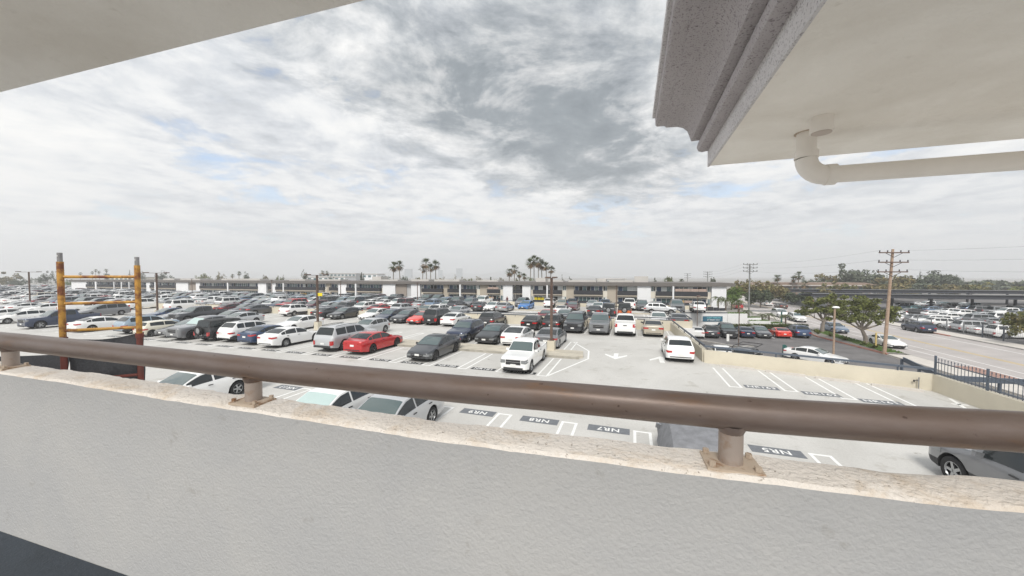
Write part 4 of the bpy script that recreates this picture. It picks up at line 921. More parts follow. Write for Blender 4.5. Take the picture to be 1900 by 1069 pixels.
tree('broad street tree beside the utility pole with yellow post', (44.4, 44.6, ST), 6.0, [(-3.4, 0, 3.8, 1.5, 1.4, .9), (-2.0, .4, 4.7, 1.6, 1.5, .95), (-.3, -.3, 5.1, 1.7, 1.6, .95), (1.5, .3, 4.6, 1.7, 1.5, .95), (2.6, -.2, 3.6, 1.2, 1.2, .9), (-1.4, 0, 3.5, 1.3, 1.3, .7), (.8, 0, 3.5, 1.3, 1.3, .7)], 5200, .16, 'leaf_green', .22, 2.0, 9, barkm='bark_pale', lean=(-.5, .2))
tree('low rusty green tree at the right edge behind the iron fence', (64.6, 44.0, ST), 5.0, [(-1.9, 0, 2.6, 1.5, 1.4, 1.3), (-.3, 0, 3.9, 1.7, 1.6, 1.2), (1.6, .3, 3.4, 1.7, 1.5, 1.3), (.2, -.2, 2.2, 1.8, 1.5, 1.0), (2.8, 0, 2.4, 1.4, 1.3, 1.1)], 5000, .16, 'leaf_rust', .18, 1.0, 12)
def bgtree(px, ytop, Y, wpx, m, k, where, zb=ST, base=.14, n=2000, conifer=False):
    s = Y / 665; x = (px - 950) * s; zt = 5.6 + (513 - ytop) * s; w = wpx * s; h = zt - ST; g = random.Random(int(px * 7 + Y)); z0 = h * base
    if conifer: bl = [(g.uniform(-.06, .06) * w, g.uniform(-.1, .1) * w, z0 + (h - z0) * f, w * .5 * (1.05 - f), w * .5 * (1.05 - f), h * .13) for f in (.1, .28, .45, .62, .78, .92)]
    else: bl = blobs_for(w, z0, h * 1.04, k, g)
    return tree(where, (x, Y, ST), h, bl, n, max(.24, w * .036), m, max(.15, h * .02), h * .3, int(px), 'background_tree', 'trees on the skyline')
RIGHT = [(1358, 532, 92, 46, 'leaf_bright'), (1392, 524, 104, 70, 'leaf_olive'), (1432, 527, 112, 62, 'leaf_olive'), (1412, 540, 98, 60, 'leaf_dark'), (1476, 543, 108, 60, 'leaf_dark'), (1505, 519, 185, 30, 'leaf_grey'), (1545, 512, 172, 62, 'leaf_olive'), (1592, 501, 160, 82, 'leaf_grey'), (1625, 507, 165, 60, 'leaf_grey'), (1662, 511, 150, 74, 'leaf_olive'), (1690, 517, 158, 60, 'leaf_dark'), (1742, 508, 165, 74, 'leaf_grey'), (1772, 511, 170, 26, 'leaf_grey'), (1800, 529, 140, 66, 'leaf_rust'), (1842, 523, 190, 96, 'leaf_grey'), (1888, 526, 185, 80, 'leaf_olive'), (1562, 528, 124, 60, 'leaf_rust'), (1640, 526, 128, 84, 'leaf_olive'), (1702, 526, 140, 74, 'leaf_grey'), (1752, 528, 135, 62, 'leaf_olive'), (1905, 532, 150, 60, 'leaf_green'), (1530, 534, 118, 50, 'leaf_olive')]
for k, q in enumerate(sorted(RIGHT, key=lambda q: -q[0])): bgtree(*q, 7, '%s tree behind the canopies, %s from the right' % ({'leaf_bright': 'bright green', 'leaf_olive': 'olive', 'leaf_dark': 'dark green', 'leaf_grey': 'hazy grey green', 'leaf_rust': 'rusty', 'leaf_green': 'green'}[q[4]], nth(k + 1)))
bgtree(1707, 502, 168, 22, 'leaf_dark', 1, 'tall dark conifer standing above the canopy trees', conifer=True, n=1100)
LEFT = [(12, 512, 240, 46, 'leaf_olive'), (32, 518, 235, 30, 'leaf_dark'), (84, 507, 225, 26, 'leaf_dark'), (106, 499, 220, 20, 'leaf_dark'), (128, 521, 205, 24, 'leaf_bright'), (198, 506, 270, 12, 'leaf_dark'), (262, 506, 250, 20, 'leaf_grey'), (300, 506, 240, 26, 'leaf_grey'), (322, 512, 235, 26, 'leaf_grey'), (372, 509, 230, 22, 'leaf_green'), (388, 511, 230, 12, 'leaf_green'), (408, 506, 228, 18, 'leaf_olive'), (458, 509, 225, 12, 'leaf_grey'), (492, 512, 200, 16, 'leaf_olive'), (517, 514, 210, 14, 'leaf_green'), (566, 505, 205, 15, 'leaf_dark'), (613, 512, 190, 16, 'leaf_grey'), (672, 508, 205, 9, 'leaf_dark'), (712, 512, 170, 24, 'leaf_dark'), (752, 514, 165, 22, 'leaf_dark'), (778, 513, 150, 16, 'leaf_olive'), (820, 515, 150, 26, 'leaf_olive'), (848, 514, 145, 20, 'leaf_olive'), (872, 516, 140, 24, 'leaf_green'), (888, 514, 138, 22, 'leaf_olive'), (912, 517, 135, 12, 'leaf_dark'), (928, 515, 132, 24, 'leaf_olive'), (960, 519, 130, 14, 'leaf_green'), (1058, 516, 150, 10, 'leaf_dark'), (1215, 517, 150, 12, 'leaf_dark'), (1322, 512, 140, 14, 'leaf_dark'), (1243, 514, 150, 12, 'leaf_green')]
for k, q in enumerate(sorted(LEFT, key=lambda q: q[0])): bgtree(*q, 4, '%s tree above the apartment roofs, %s from the left' % ({'leaf_bright': 'bright green', 'leaf_olive': 'olive', 'leaf_dark': 'dark green', 'leaf_grey': 'hazy grey green', 'leaf_rust': 'rusty', 'leaf_green': 'green'}[q[4]], nth(k + 1)), n=1300)
for k, (px, yt, Y, w) in enumerate(((1043, 510, 150, 9), (241, 499, 245, 14), (526, 507, 210, 7))):
    bgtree(px, yt, Y, w, 'leaf_dark', 1, ['dark conifer beside the central tall palms', 'dark leaning conifer behind the scaffold post', 'thin dark conifer above the roof left of the lamp'][k], conifer=True, n=500)
def fan_palm(x, y, ztop, label, cr=1.7, seed=0, dry=.5, group='tall fan palms', thin=.14):
    rg = random.Random(seed); t = thing('fan_palm', label, 'palm tree', (x, y, ST), 0, group); h = ztop - ST - cr * .9; lean = rg.uniform(-.5, .5)
    mb = MB(); mb.tube([(0, 0, -.1), (lean * .3, 0, h * .5), (lean, 0, h)], [thin * 1.7, thin * 1.1, thin], 7); mb.build('trunk', 'bark_pale', t, smooth=True)
    mb = MB(); c = Vector((lean, 0, h))
    for k in range(64):
        g = rg.uniform(0, 6.28); e = rg.uniform(-1.25, 1.35); d = Vector((math.cos(g) * math.cos(e), math.sin(g) * math.cos(e), math.sin(e))); m = 1 if e < -.25 and rg.random() < dry + .35 else 0
        L = cr * rg.uniform(.8, 1.1) * (1.0 if e > -.3 else .85); sdir = d.cross(Vector((0, 0, 1))); sdir = sdir.normalized() if sdir.length > .01 else Vector((1, 0, 0)); up = sdir.cross(d)
        a = c + d * L * .42
        for q in (-1.0, -.62, -.25, .12, .5, .9):
            v = (d + sdir * q * .55 + up * rg.uniform(-.15, .15)).normalized(); tip = a + v * L * .6 - Vector((0, 0, .14 * L)); w = sdir * .05 * cr + up * .02; mb.face([a - w, a + w, tip], m)
        mb.face([c - sdir * .03, c + sdir * .03, a + sdir * .03, a - sdir * .03], m)
    mb.build('crown', ['palm_green', 'palm_dry'], t); return t
PALMS = [(729, 484, 128, 1.9), (743, 482, 126, 1.9), (783, 491, 136, 1.6), (792, 477, 134, 2.2), (800, 488, 132, 1.7), (808, 481, 134, 2.0), (944, 496, 128, 1.7), (955, 490, 128, 1.8), (965, 502, 134, 1.4), (973, 506, 138, 1.3), (984, 477, 122, 1.9), (991, 472, 124, 2.0), (999, 475, 122, 2.0), (1006, 482, 124, 1.8), (1015, 484, 122, 1.7), (1020, 492, 124, 1.5)]
for k, (px, yt, Y, cr) in enumerate(PALMS): s = Y / 665; fan_palm((px - 950) * s, Y, 5.6 + (513 - yt) * s, 'tall fan palm over the apartment roof, %s from the left' % nth(k + 1), cr * 1.22, k, .75)
SP = [(150, 505, 330, 1.6), (172, 503, 330, 1.6), (178, 499, 330, 1.7), (185, 502, 330, 1.7), (198, 498, 320, 1.9), (432, 508, 260, 1.8), (443, 503, 255, 1.9), (456, 509, 250, 2.2), (380, 508, 255, 1.8), (600, 501, 240, 1.7), (607, 502, 240, 1.5), (1443, 508, 150, 2.0), (1470, 511, 150, 1.8), (1481, 502, 148, 2.3), (1491, 519, 140, 2.2), (1241, 513, 120, 1.5), (1262, 516, 140, 1.4)]
for k, (px, yt, Y, cr) in enumerate(SP): s = Y / 665; fan_palm((px - 950) * s, Y, 5.6 + (513 - yt) * s, 'small distant fan palm on the skyline, %s from the left' % nth(k + 1), cr, 40 + k, .3, 'distant palms', .16)
def date_palm(loc, h, L, label, seed, dense=26):
    rg = random.Random(seed); t = thing('date_palm', label, 'palm tree', loc, 0, 'small palms in the planters'); mb = MB(); mb.tube([(0, 0, -.1), (.05, 0, h * .5), (0, 0, h)], [.14, .11, .12], 8); mb.build('trunk', 'bark', t, smooth=True)
    mb = MB()
    for k in range(dense):
        g = 6.283 * k / dense + rg.uniform(-.2, .2); e = rg.uniform(.1, 1.2); pts = []
        for q in range(7):
            f = q / 6; r = L * f * math.cos(e * (1 - .3 * f)); z = h + L * (math.sin(e) * f - .85 * f * f); pts.append(Vector((math.cos(g) * r, math.sin(g) * r, z)))
        sd = Vector((-math.sin(g), math.cos(g), 0))
        for q in range(1, 6):
            for sgn in (-1, 1):
                for o_ in (0, .5):
                    a = pts[q].lerp(pts[q + 1], o_) if q < 6 else pts[q]; tip = a + sd * sgn * L * .20 * (1.1 - q / 8) + (pts[q + 1] - pts[q]) * .9 - Vector((0, 0, .08)); mb.face([a, a + (pts[q + 1] - pts[q]) * .35, tip])
    mb.build('crown', 'palm_green', t); return t
for k, (px, Y, zb, h, L) in enumerate(((1333, 60, -.5, 2.4, 1.5), (1347, 61, -.6, 2.3, 1.4), (1371, 59, -.45, 1.7, 1.4), (1386, 59.5, -1.2, 1.0, 1.1), (1415, 59.3, -1.65, .9, .9), (1428, 59, -2.05, 1.3, 1.2), (1459, 58.8, -2.5, 1.6, 1.2))):
    date_palm(((px - 950) * Y / 665, Y, zb), h, L, 'small feathery palm by the stepped planters, %s from the left' % nth(k + 1), k)
def queen_palm(px, Y, yt, lab, sd): s = Y / 665; z = 5.6 + (513 - yt) * s; o = date_palm(((px - 950) * s, Y, ST), z - ST - .9, 2.2, lab, sd, 18); o['group'] = 'palms behind the roof'
queen_palm(983, 112, 512, 'drooping feather palm peeking over the roof below tall palms', 61); queen_palm(1010, 114, 513, 'second drooping feather palm over the roof at the tall palms', 62); queen_palm(1240, 112, 514, 'drooping feather palm over the roof near the right end', 63)
# planting strip between the lot and the street
strip = MB(); strip.prism(gpoly([(27.0, 50.8), (28.6, 50.8), (28.6, 69), (26.9, 69), (25.2, 63)]), ST, ST + .12); PS = struct(strip.build('planting_bed', 'ground'))
mb = MB(); rg = random.Random(8)
for _ in range(2600):
    b = rg.uniform(51, 68.5); a = rg.uniform(26.9, 28.55); p = G(a, b, ST + .12); mb.face([p + Vector((-.05, 0, 0)), p + Vector((.05, 0, 0)), p + Vector((rg.uniform(-.1, .1), rg.uniform(-.1, .1), rg.uniform(.08, .22)))])
o = mb.build('grass', 'grass'); o['kind'] = 'stuff'; o['label'] = 'short green grass of the planting strip along the street'; o['category'] = 'grass'
for k, (a, b) in enumerate(((26.6, 66.0), (26.2, 64.2), (26.7, 62.0), (26.9, 58.8), (27.2, 55.2), (27.3, 53.4))):
    rg = random.Random(90 + k); t = thing('agave_plant', 'spiky green plant in the kerb bed, %s from the far end' % nth(k + 1), 'plant', G(a, b, ST + .1), 0, 'spiky plants in the kerb bed'); mb = MB()
    for q in range(26):
        g = rg.uniform(0, 6.28); e = rg.uniform(.4, 1.3); d = Vector((math.cos(g) * math.cos(e), math.sin(g) * math.cos(e), math.sin(e))); w = d.cross(Vector((0, 0, 1))).normalized() * .07; L = rg.uniform(.5, .9); mb.face([-w, w, w * .8 + d * L * .6, d * L - Vector((0, 0, .05)), -w * .8 + d * L * .6])
    mb.build('leaves', 'leaf_green', t)
rk = MB()
for p, q in (((26.75, 50.2), (25.1, 61.5)), ((25.1, 61.5), (25.7, 67.5))): rk.bar(G(*p, ST + .07), G(*q, ST + .07), .16, .15)
struct(rk.build('kerb', 'red_kerb'))

# ================================================================== POLES, LAMPS, SIGNS, FENCES
M('pole_brown', (.13, .085, .065), .6, var=.2, scale=2)
M('pole_wood', (.40, .30, .22), .9, c2=(.29, .20, .145), scale=4)
M('pole_grey', (.22, .225, .22), .7, var=.2, scale=2)
M('sign_green', (.02, .10, .09), .5)
M('steel', (.30, .31, .32), .5, .5)
M('lens', (.80, .80, .78), .3)
def deck_lamp(a, b, label, zt=5.5, sign=False, arm=1.15):
    t = thing('lamp_post', label, 'street lamp', G(a, b, 0), GROT, 'deck lamp posts')
    mb = MB(); mb.box(-.26, .26, -.26, .26, 0, .86); mb.build('pedestal', 'cream_wall', t)
    mb = MB(); mb.box(-.2, .2, -.2, .2, .86, .885); mb.box(-.085, .085, -.085, .085, .885, zt - .05); mb.build('pole', 'pole_brown', t)
    mb = MB(); mb.box(-.04, .04, -arm, arm, zt - .05, zt); mb.build('arm', 'pole_brown', t)
    for s in (-1, 1):
        mb = MB(); mb.box(-.16, .16, s * arm - .28, s * arm + .28, zt - .03, zt + .08); mb.build('lamp_head', 'pole_brown', t)
    if sign:
        mb = MB(); mb.box(.09, .66, -.02, .02, 3.55, 3.88); mb.build('sign_board', 'yellow', t)
deck_lamp(-5.6, 26.0, 'brown lamp post on cream base at the tip of the kerb island')
deck_lamp(-31.2, 29.1, 'brown lamp post with small yellow sign behind the white sedans', 5.75, True)
deck_lamp(-63.0, 31.8, 'brown lamp post behind the scaffold beside dark pickup', 6.1)
deck_lamp(-100.5, 32.9, 'brown lamp post farthest left with wide flat head', 6.4)
for k, (a, b, zt) in enumerate(((-2.2, 57.2, 4.2), (-37.5, 57.2, 4.4), (-55.3, 57.2, 4.6), (-74.0, 57.2, 4.8), (-100, 57.2, 5.0))):
    t = thing('lamp_post', 'thin brown lamp post on the far deck, %s from the right' % nth(k + 1), 'street lamp', G(a, b, 0), GROT, 'thin lamp posts of the far deck'); mb = MB(); mb.tube([(0, 0, 0), (0, 0, zt)], .07, 8); mb.build('pole', 'pole_brown', t); mb = MB(); mb.box(-.12, .12, -.3, .3, zt, zt + .08); mb.build('lamp_head', 'pole_brown', t)
def lot_lamp(x, y, zt, r, label, white=True):
    t = thing('lamp_post', label, 'street lamp', (x, y, ST)); mb = MB(); mb.tube([(0, 0, 0), (0, 0, zt - ST)], r, 10); mb.build('pole', 'pole_brown' if not white else 'pole_wood', t, smooth=True)
    h = MB(); h.lathe([(.02, .16), (.22, .13), (.36, .02), (.30, -.05), (.02, -.06)], 18, 0, 'z'); h.v = [(p[0] * 1.0 + .12, p[1] * .7, p[2] + zt - ST + .05) for p in h.v]; h.build('lamp_head', 'lens' if white else 'pole_brown', t, smooth=True)
lot_lamp(32.5, 36.0, 2.4, .085, 'lot lamp post with white oval head beside the white sedan'); lot_lamp(28.1, 44.2, 1.55, .055, 'thin dark lamp post in the lower lot before dark blue sedan', False); lot_lamp(27.8, 53.6, 2.55, .05, 'slim pale lamp post in front of the sign wall', False)
def util_pole(x, y, zt, arms, w, label, r=.17, m='pole_wood', yaw=0.0, lean=0.0):
    t = thing('utility_pole', label, 'utility pole', (x, y, ST), yaw, 'utility poles'); H = zt - ST; mb = MB(); mb.tube([(0, 0, 0), (lean, 0, H)], [r, r * .68], 10); mb.build('pole', m, t, smooth=True)
    for z in arms:
        hz = z - ST; xo = lean * hz / H; a = MB(); a.box(xo - w / 2, xo + w / 2, -.05 - r, .05 - r, hz - .06, hz + .06); c = a.build('crossarm', 'pole_brown' if m == 'pole_wood' else 'pole_grey', t)
        for q in (-.48, -.22, .22, .48): i = MB(); i.tube([(xo + q * w, -r, hz + .06), (xo + q * w, -r, hz + .26)], .055, 6); i.build('insulator', 'rim_dark', c)
        b = MB(); b.bar((xo, -r, hz - .5), (xo + w * .28, -r, hz - .05), .04, .04); b.bar((xo, -r, hz - .5), (xo - w * .28, -r, hz - .05), .04, .04); b.build('brace', 'rim_dark', c)
    return t
UP = [((41.3, 39.5), 8.6, (8.2, 7.15, 6.1), 3.3), ((49.1, 74.1), 8.2, (8.05, 7.35, 6.65), 2.9), ((72, 132), 7.4, (7.2, 6.4, 5.5), 3.2), ((92, 188), 7.2, (7.0, 6.0, 5.0), 3.4)]
for k, ((x, y), zt, arms, w) in enumerate(UP): util_pole(x, y, zt, arms, w, ['brown wooden utility pole nearest us beside the street', 'grey utility pole behind the stepped planters', 'small utility pole over the apartment roof end', 'smallest distant utility pole over the apartment roof'][k], (.17, .17, .18, .2)[k], 'pole_wood' if k == 0 else 'pole_grey', 0, .55 if k == 0 else 0)
t = thing('yellow_post', 'thin yellow bollard post under the second street tree', 'post', (44.3, 43.4, ST)); mb = MB(); mb.tube([(0, 0, 0), (0, 0, 1.7)], .09, 10); mb.build('pipe', mat('post_yellow', (.55, .42, .16), .7), t); mb = MB(); mb.tube([(0, 0, 1.7), (0, 0, 1.75)], [.09, .03], 10); mb.build('cap', 'post_yellow', t)
def wire(p, q, sag, label, r=.007):
    p, q = Vector(p), Vector(q); pts = []
    for k in range(17): f = k / 16; v = p.lerp(q, f); v.z -= sag * 4 * f * (1 - f); pts.append(v)
    mb = MB(); mb.tube(pts, r, 5); tag(mb.build('power_line', 'pole_grey'), label, 'cable', 'overhead wires')
for k, (zi, off) in enumerate(((0, 1.55), (1, 1.55), (2, 1.5))):
    a = UP[0]; b = UP[1]
    wire((a[0][0] + .5 - off, a[0][1] - .17, a[2][zi] + .25), (b[0][0] - off * .85, b[0][1] - .17, b[2][zi] + .2), .5, '%s overhead wire between the brown and the grey utility pole' % ['upper', 'middle', 'lower'][k])
    wire((a[0][0] + .5 + off, a[0][1] - .17, a[2][zi] + .25), (36 + off, 3, 8.7 - zi), .6, '%s overhead wire leaving the brown pole to the right' % ['upper', 'middle', 'lower'][k])
    wire((b[0][0] - off * .85, b[0][1] - .17, b[2][zi] + .2), (UP[2][0][0] - 1.5, UP[2][0][1], UP[2][2][zi] + .2), .7, '%s overhead wire running over the apartment roof end' % ['upper', 'middle', 'lower'][k], .010)
# signs in the lot
t = thing('sign_post', 'narrow white sign on post at the lot island', 'sign', (26.8, 44.3, ST)); mb = MB(); mb.box(-.03, .03, -.03, .03, 0, 1.0); mb.build('post', 'steel', t); mb = MB(); mb.box(-.16, .16, -.05, -.03, .55, 1.45); mb.build('sign_board', 'plate', t)
t = thing('sign_post', 'dark green double sign on two posts in the lower lot', 'sign', (29.2, 38.2, ST))
for x in (-.16, .16): mb = MB(); mb.box(x - .03, x + .03, -.03, .03, 0, 1.25); mb.build('post', 'sign_green', t)
mb = MB(); mb.box(-.22, .06, -.06, -.03, .72, 1.3); mb.build('sign_board', 'sign_green', t); mb = MB(); mb.box(-.05, .22, -.09, -.06, .52, 1.15); mb.build('sign_board', 'sign_green', t); mb = MB(); mb.box(0, .16, -.10, -.09, .72, .9); mb.build('symbol', 'plate', t)
mb = MB(); mb.bar((25.2, 47.6, ST + .07), (27.4, 43.0, ST + .07), .35, .16); mb.bar((27.4, 43.0, ST + .071), (29.6, 43.8, ST + .071), .35, .16); struct(mb.build('kerb', 'kerb'))
for k in range(9):
    px = 1300 + 31.5 * k; x = (px - 950) / 665 * 51; mb = MB(); p = Vector((x, 49.6, ST + .008)); mb.bar(p, p + D1 * 4.6, .11, .005); mb.build('stall_line', 'line_white', LOT)
# lumber rack on the black pickup
px_, Y_ = 1392, 31.0; xx = (px_ - 950) / 665 * (Y_ + 1); pc = Vector((xx, Y_, ST)) + D1 * 2.85
rk = thing('lumber_rack', 'black tube rack standing over the black pickup bed', 'rack', pc, h1 - .5); rb_ = MB()
for y in (-.85, .85):
    mb = MB(); mb.tube([(2.1, y, 2.05), (-2.9, y, 2.05)], .03, 6); mb.build('side_tube', 'black', rk)
    for x in (-2.5, -1.1): mb = MB(); mb.tube([(x, y, 1.22), (x, y, 2.05)], .03, 6); mb.build('upright', 'black', rk)
for x in (-2.9, -1.1, .5, 2.1): mb = MB(); mb.tube([(x, -.85, 2.05), (x, .85, 2.05)], .03, 6); mb.build('cross_tube', 'black', rk)
# gateway beam by the planters
t = thing('pipe_gateway', 'teal green pipe gateway over the planter path', 'gateway', (40.6, 62.0, ST), -.15)
for x in (0, 5.6): mb = MB(); mb.tube([(x, 0, 0), (x, 0, 2.6)], .12, 8); mb.build('post', 'sign_green', t)
mb = MB(); mb.bar((0, 0, 2.65), (5.6, 0, 2.65), .16, .22); mb.build('beam', 'steel', t)
# iron picket fence above the lower right wall
ft = thing('picket_fence', 'slate iron picket fence with spear tips on the lower right wall', 'fence', G(14.1, 23.0, .82)); A = G(14.1, 23.0); B = G(14.45, 12.0); d = B - A; n = 64; dn = d.normalized()
for z in (.10, .62): mb = MB(); mb.bar(Vector((0, 0, z)), d + Vector((0, 0, z)), .04, .04); mb.build('rail', 'rail_slate', ft)
pk = MB(); pk.box(-.008, .008, -.008, .008, .02, .76); pk.face([(-.03, 0, .76), (.03, 0, .76), (0, 0, .86)]); pk.face([(0, -.03, .76), (0, .03, .76), (0, 0, .86)]); pk = pk.mesh('picket', ['rail_slate'])
for k in range(1, n): link('picket', pk, ft, d * (k / n))
for f in (0, .235, .47, .705, .94): mb = MB(); mb.box(-.032, .032, -.032, .032, -.3, .92); mb.build('post', 'rail_slate', ft, loc=d * f)
gr = thing('guard_rail', 'slate blue steel guard rail ramping beside the street below the fence', 'guard rail', (0, 0, ST)); pts = [(28.6, 26.0, 2.55), (26.6, 22.0, 2.35), (29.8, 21.6, 2.25), (34.5, 21.0, 2.2)]
for p, q in zip(pts, pts[1:]): mb = MB(); mb.bar(p, q, .08, .32); mb.build('beam', 'rail_slate', gr)
for x, y, z in pts + [(27.6, 24.0, 2.45)]: mb = MB(); mb.bar((x, y + .1, 0), (x, y + .1, z), .12, .12); mb.build('post', 'rail_slate', gr)
wl = thing('bin_enclosure', 'dark slatted enclosure with white posts below the picket fence', 'enclosure', (30.6, 19.8, ST))
for k in range(22): mb = MB(); mb.box(k * .22, k * .22 + .16, -.03, .03, 0, 2.1); mb.build('slat', 'rail_dark', wl)
for k in range(3): mb = MB(); mb.box(k * 2.4 - .09, k * 2.4 + .09, -.14, -.04, 0, 2.35); mb.build('post', 'white_wall', wl)
mb = MB(); mb.gbox(28.85, 31.0, 8, 46, ST - .005, ST + .006); mb.build('red_gutter', mat('red_paving', (.36, .22, .18), .9, var=.2, scale=1.5), ROAD)
# fence across the street
cf = thing('roadside_fence', 'dark wire fence along the far pavement of the street', 'fence', (0, 0, ST)); M('mesh_fence', (.06, .062, .065), .7)
for k in range(26): mb = MB(); p = G(46.5, 56 + 3.0 * k); mb.bar((p.x, p.y, 0), (p.x, p.y, 1.9), .09, .09); mb.build('post', 'rail_dark' if k < 5 else 'steel', cf)
for z in (.15, 1.0, 1.85):
    mb = MB(); p, q = G(46.5, 56), G(46.5, 131); mb.bar((p.x, p.y, z), (q.x, q.y, z), .035, .035); mb.build('rail', 'steel', cf)
for k in range(25):
    p, q = G(46.5, 56 + 3.0 * k), G(46.5, 59 + 3.0 * k); mb = MB()
    for j in range(12): v = p.lerp(q, (j + .5) / 12); mb.bar((v.x, v.y, .15), (v.x, v.y, 1.85), .012, .012)
    mb.build('wire_panel', 'steel', cf)
mb = MB(); p, q = G(46.6, 96), G(47.2, 140); mb.bar((p.x, p.y, ST + .75), (q.x, q.y, ST + .75), .08, 1.5); tag(mb.build('screen_fence', mat('grey_screen', (.25, .26, .26), .8, var=.15, scale=.5)), 'solid grey screen fence far up the street', 'fence')
# solar canopies over the lot across the street
M('solar', (.035, .042, .060), .25, var=.15, scale=1); M('canopy_dark', (.045, .048, .060), .7); M('canopy_edge', (.20, .205, .21), .5, .3)
def canopy(P, Q, w, label, ztop=1.1, ncol=9):
    P, Q = Vector((*P, 0)), Vector((*Q, 0)); t = thing('solar_canopy', label, 'carport', P + Vector((0, 0, ST))); d = Q - P; L = d.length; u = d.normalized(); nrm = Vector((u.y, -u.x, 0)); zc = ztop - ST
    def pt(f, s, z): return u * (L * f) + nrm * s + Vector((0, 0, z))
    n = 34
    for k in range(n):
        f0, f1 = k / n + .0006, (k + 1) / n - .0006; mb = MB(); q = [pt(f0, -w / 2, zc - 1.0), pt(f1, -w / 2, zc - 1.0), pt(f1, w / 2, zc), pt(f0, w / 2, zc)]
        i = len(mb.v); mb.v += [tuple(v) for v in q] + [tuple(v - Vector((0, 0, .06))) for v in q]; mb.f += [(0, 1, 2, 3), (7, 6, 5, 4), (0, 4, 5, 1), (1, 5, 6, 2), (2, 6, 7, 3), (3, 7, 4, 0)]; mb.m += [0, 1, 1, 1, 1, 1]; mb.build('solar_panel', ['solar', 'canopy_dark'], t)
    mb = MB(); mb.bar(pt(0, w / 2 + .08, zc - .02), pt(1, w / 2 + .08, zc - .02), .12, .22); mb.build('edge_beam', 'canopy_edge', t); mb = MB(); mb.bar(pt(0, w / 2 - .4, zc - .62), pt(1, w / 2 - .4, zc - .62), .2, .9); mb.build('underside_shade_band', 'canopy_dark', t)  # dark band added below the edge beam, standing in for the shaded underside
    mb = MB(); mb.bar(pt(0, 0, zc - .55), pt(1, 0, zc - .55), .35, .5); mb.build('spine_beam', 'canopy_dark', t)
    for k in range(ncol):
        f = (k + .5) / ncol; mb = MB(); mb.bar(pt(f, 0, 0), pt(f, 0, zc - .8), .38, .38); c = mb.build('column', 'canopy_dark', t)
        mb = MB(); mb.bar(pt(f, -w / 2 + .3, zc - 1.3), pt(f, w / 2 - .5, zc - .42), .22, .42); mb.build('cross_beam', 'canopy_dark', c)
canopy((79, 98), (150, 80), 11, 'long dark solar canopy nearest the street', 1.25)
canopy((92, 125), (175, 104), 11, 'second dark solar canopy behind the first one', 1.45)
# brick school building far behind the canopies
M('brick_far', (.26, .19, .15), .9, var=.15, scale=.5)
t = thing('brick_building', 'long low brick building with window rows behind the olive trees', 'building', (104, 152, ST), -.05)
mb = MB(); mb.box(0, 46, 0, 12, 0, 4.6); mb.build('wall', 'brick_far', t); mb = MB(); mb.box(-.8, 47, -1.2, 13, 4.6, 5.0); mb.build('roof', mat('roof_pale', (.48, .45, .42), .8), t); mb = MB(); mb.prism([(-1, 5.0), (49, 5.0), (44, 6.0), (4, 6.0)], -12, 0); o = mb.build('roof_slope', 'brick_far', t); o.rotation_euler = (R(90), 0, 0)
for k in range(20): mb = MB(); mb.box(.8 + 2.25 * k, 2.2 + 2.25 * k, -.06, .02, 2.3, 3.9); mb.build('window', 'flat_glass', t)
for k in range(20): mb = MB(); mb.box(.8 + 2.25 * k, 2.2 + 2.25 * k, -.06, .02, .6, 1.7); mb.build('window', 'flat_glass', t)
# distant flat buildings behind the apartments
for k, (px0, px1, yt, Y, lab) in enumerate(((560, 640, 513, 215, 'pale long warehouse behind the apartment roof at the lamp post'), (592, 660, 507, 300, 'grey blue warehouse farther behind at the lamp post'), (672, 700, 508, 240, 'small white house behind the roof left of the palm pair'), (205, 262, 514, 260, 'low pale building behind the scaffold frame'), (1120, 1160, 517, 160, 'low pale rooftop building near the roof stack'))):
    s = Y / 665; x0, x1 = (px0 - 950) * s, (px1 - 950) * s; h = 5.6 + (513 - yt) * s - ST; t = thing('distant_building', lab, 'building', (x0, Y, ST)); mb = MB(); mb.box(0, x1 - x0, 0, 14, 0, h - .4); mb.build('wall', ['stucco_white', 'stucco_grey', 'stucco_white', 'stucco_cream', 'stucco_white'][k], t); mb = MB(); mb.box(-.4, x1 - x0 + .4, -.4, 14.4, h - .4, h); mb.build('roof', 'roof_top', t)
    n = max(3, int((x1 - x0) / 3))
    for q in range(n): mb = MB(); a = (x1 - x0) * (q + .2) / n; mb.box(a, a + (x1 - x0) * .55 / n, -.05, .02, h - 2.4, h - 1.0); mb.build('window', 'flat_glass', t)
M('tower', (.30, .31, .33), .6)
for k, (px, w, yt, Y) in enumerate(((757, 13, 499, 1900), (817, 8, 501, 2300), (852, 11, 498, 2000))):
    s = Y / 665; x = (px - 950) * s; W = w * s; zt = 5.6 + (513 - yt) * s; t = thing('office_tower', ['hazy office tower right of the palm pair', 'narrow hazy office tower right of the palm cluster', 'hazy office tower farthest right on the skyline'][k], 'skyscraper', (x, Y, ST)); mb = MB(); mb.box(-W / 2, W / 2, 0, 25, 0, zt - ST); mb.build('shaft', 'tower', t)
    for q in range(9): mb = MB(); z = (zt - ST) * (.1 + q * .1); mb.box(-W / 2 + .5, W / 2 - .5, -.3, .1, z - 1.2, z + 1.2); mb.build('window_band', 'flat_glass', t)
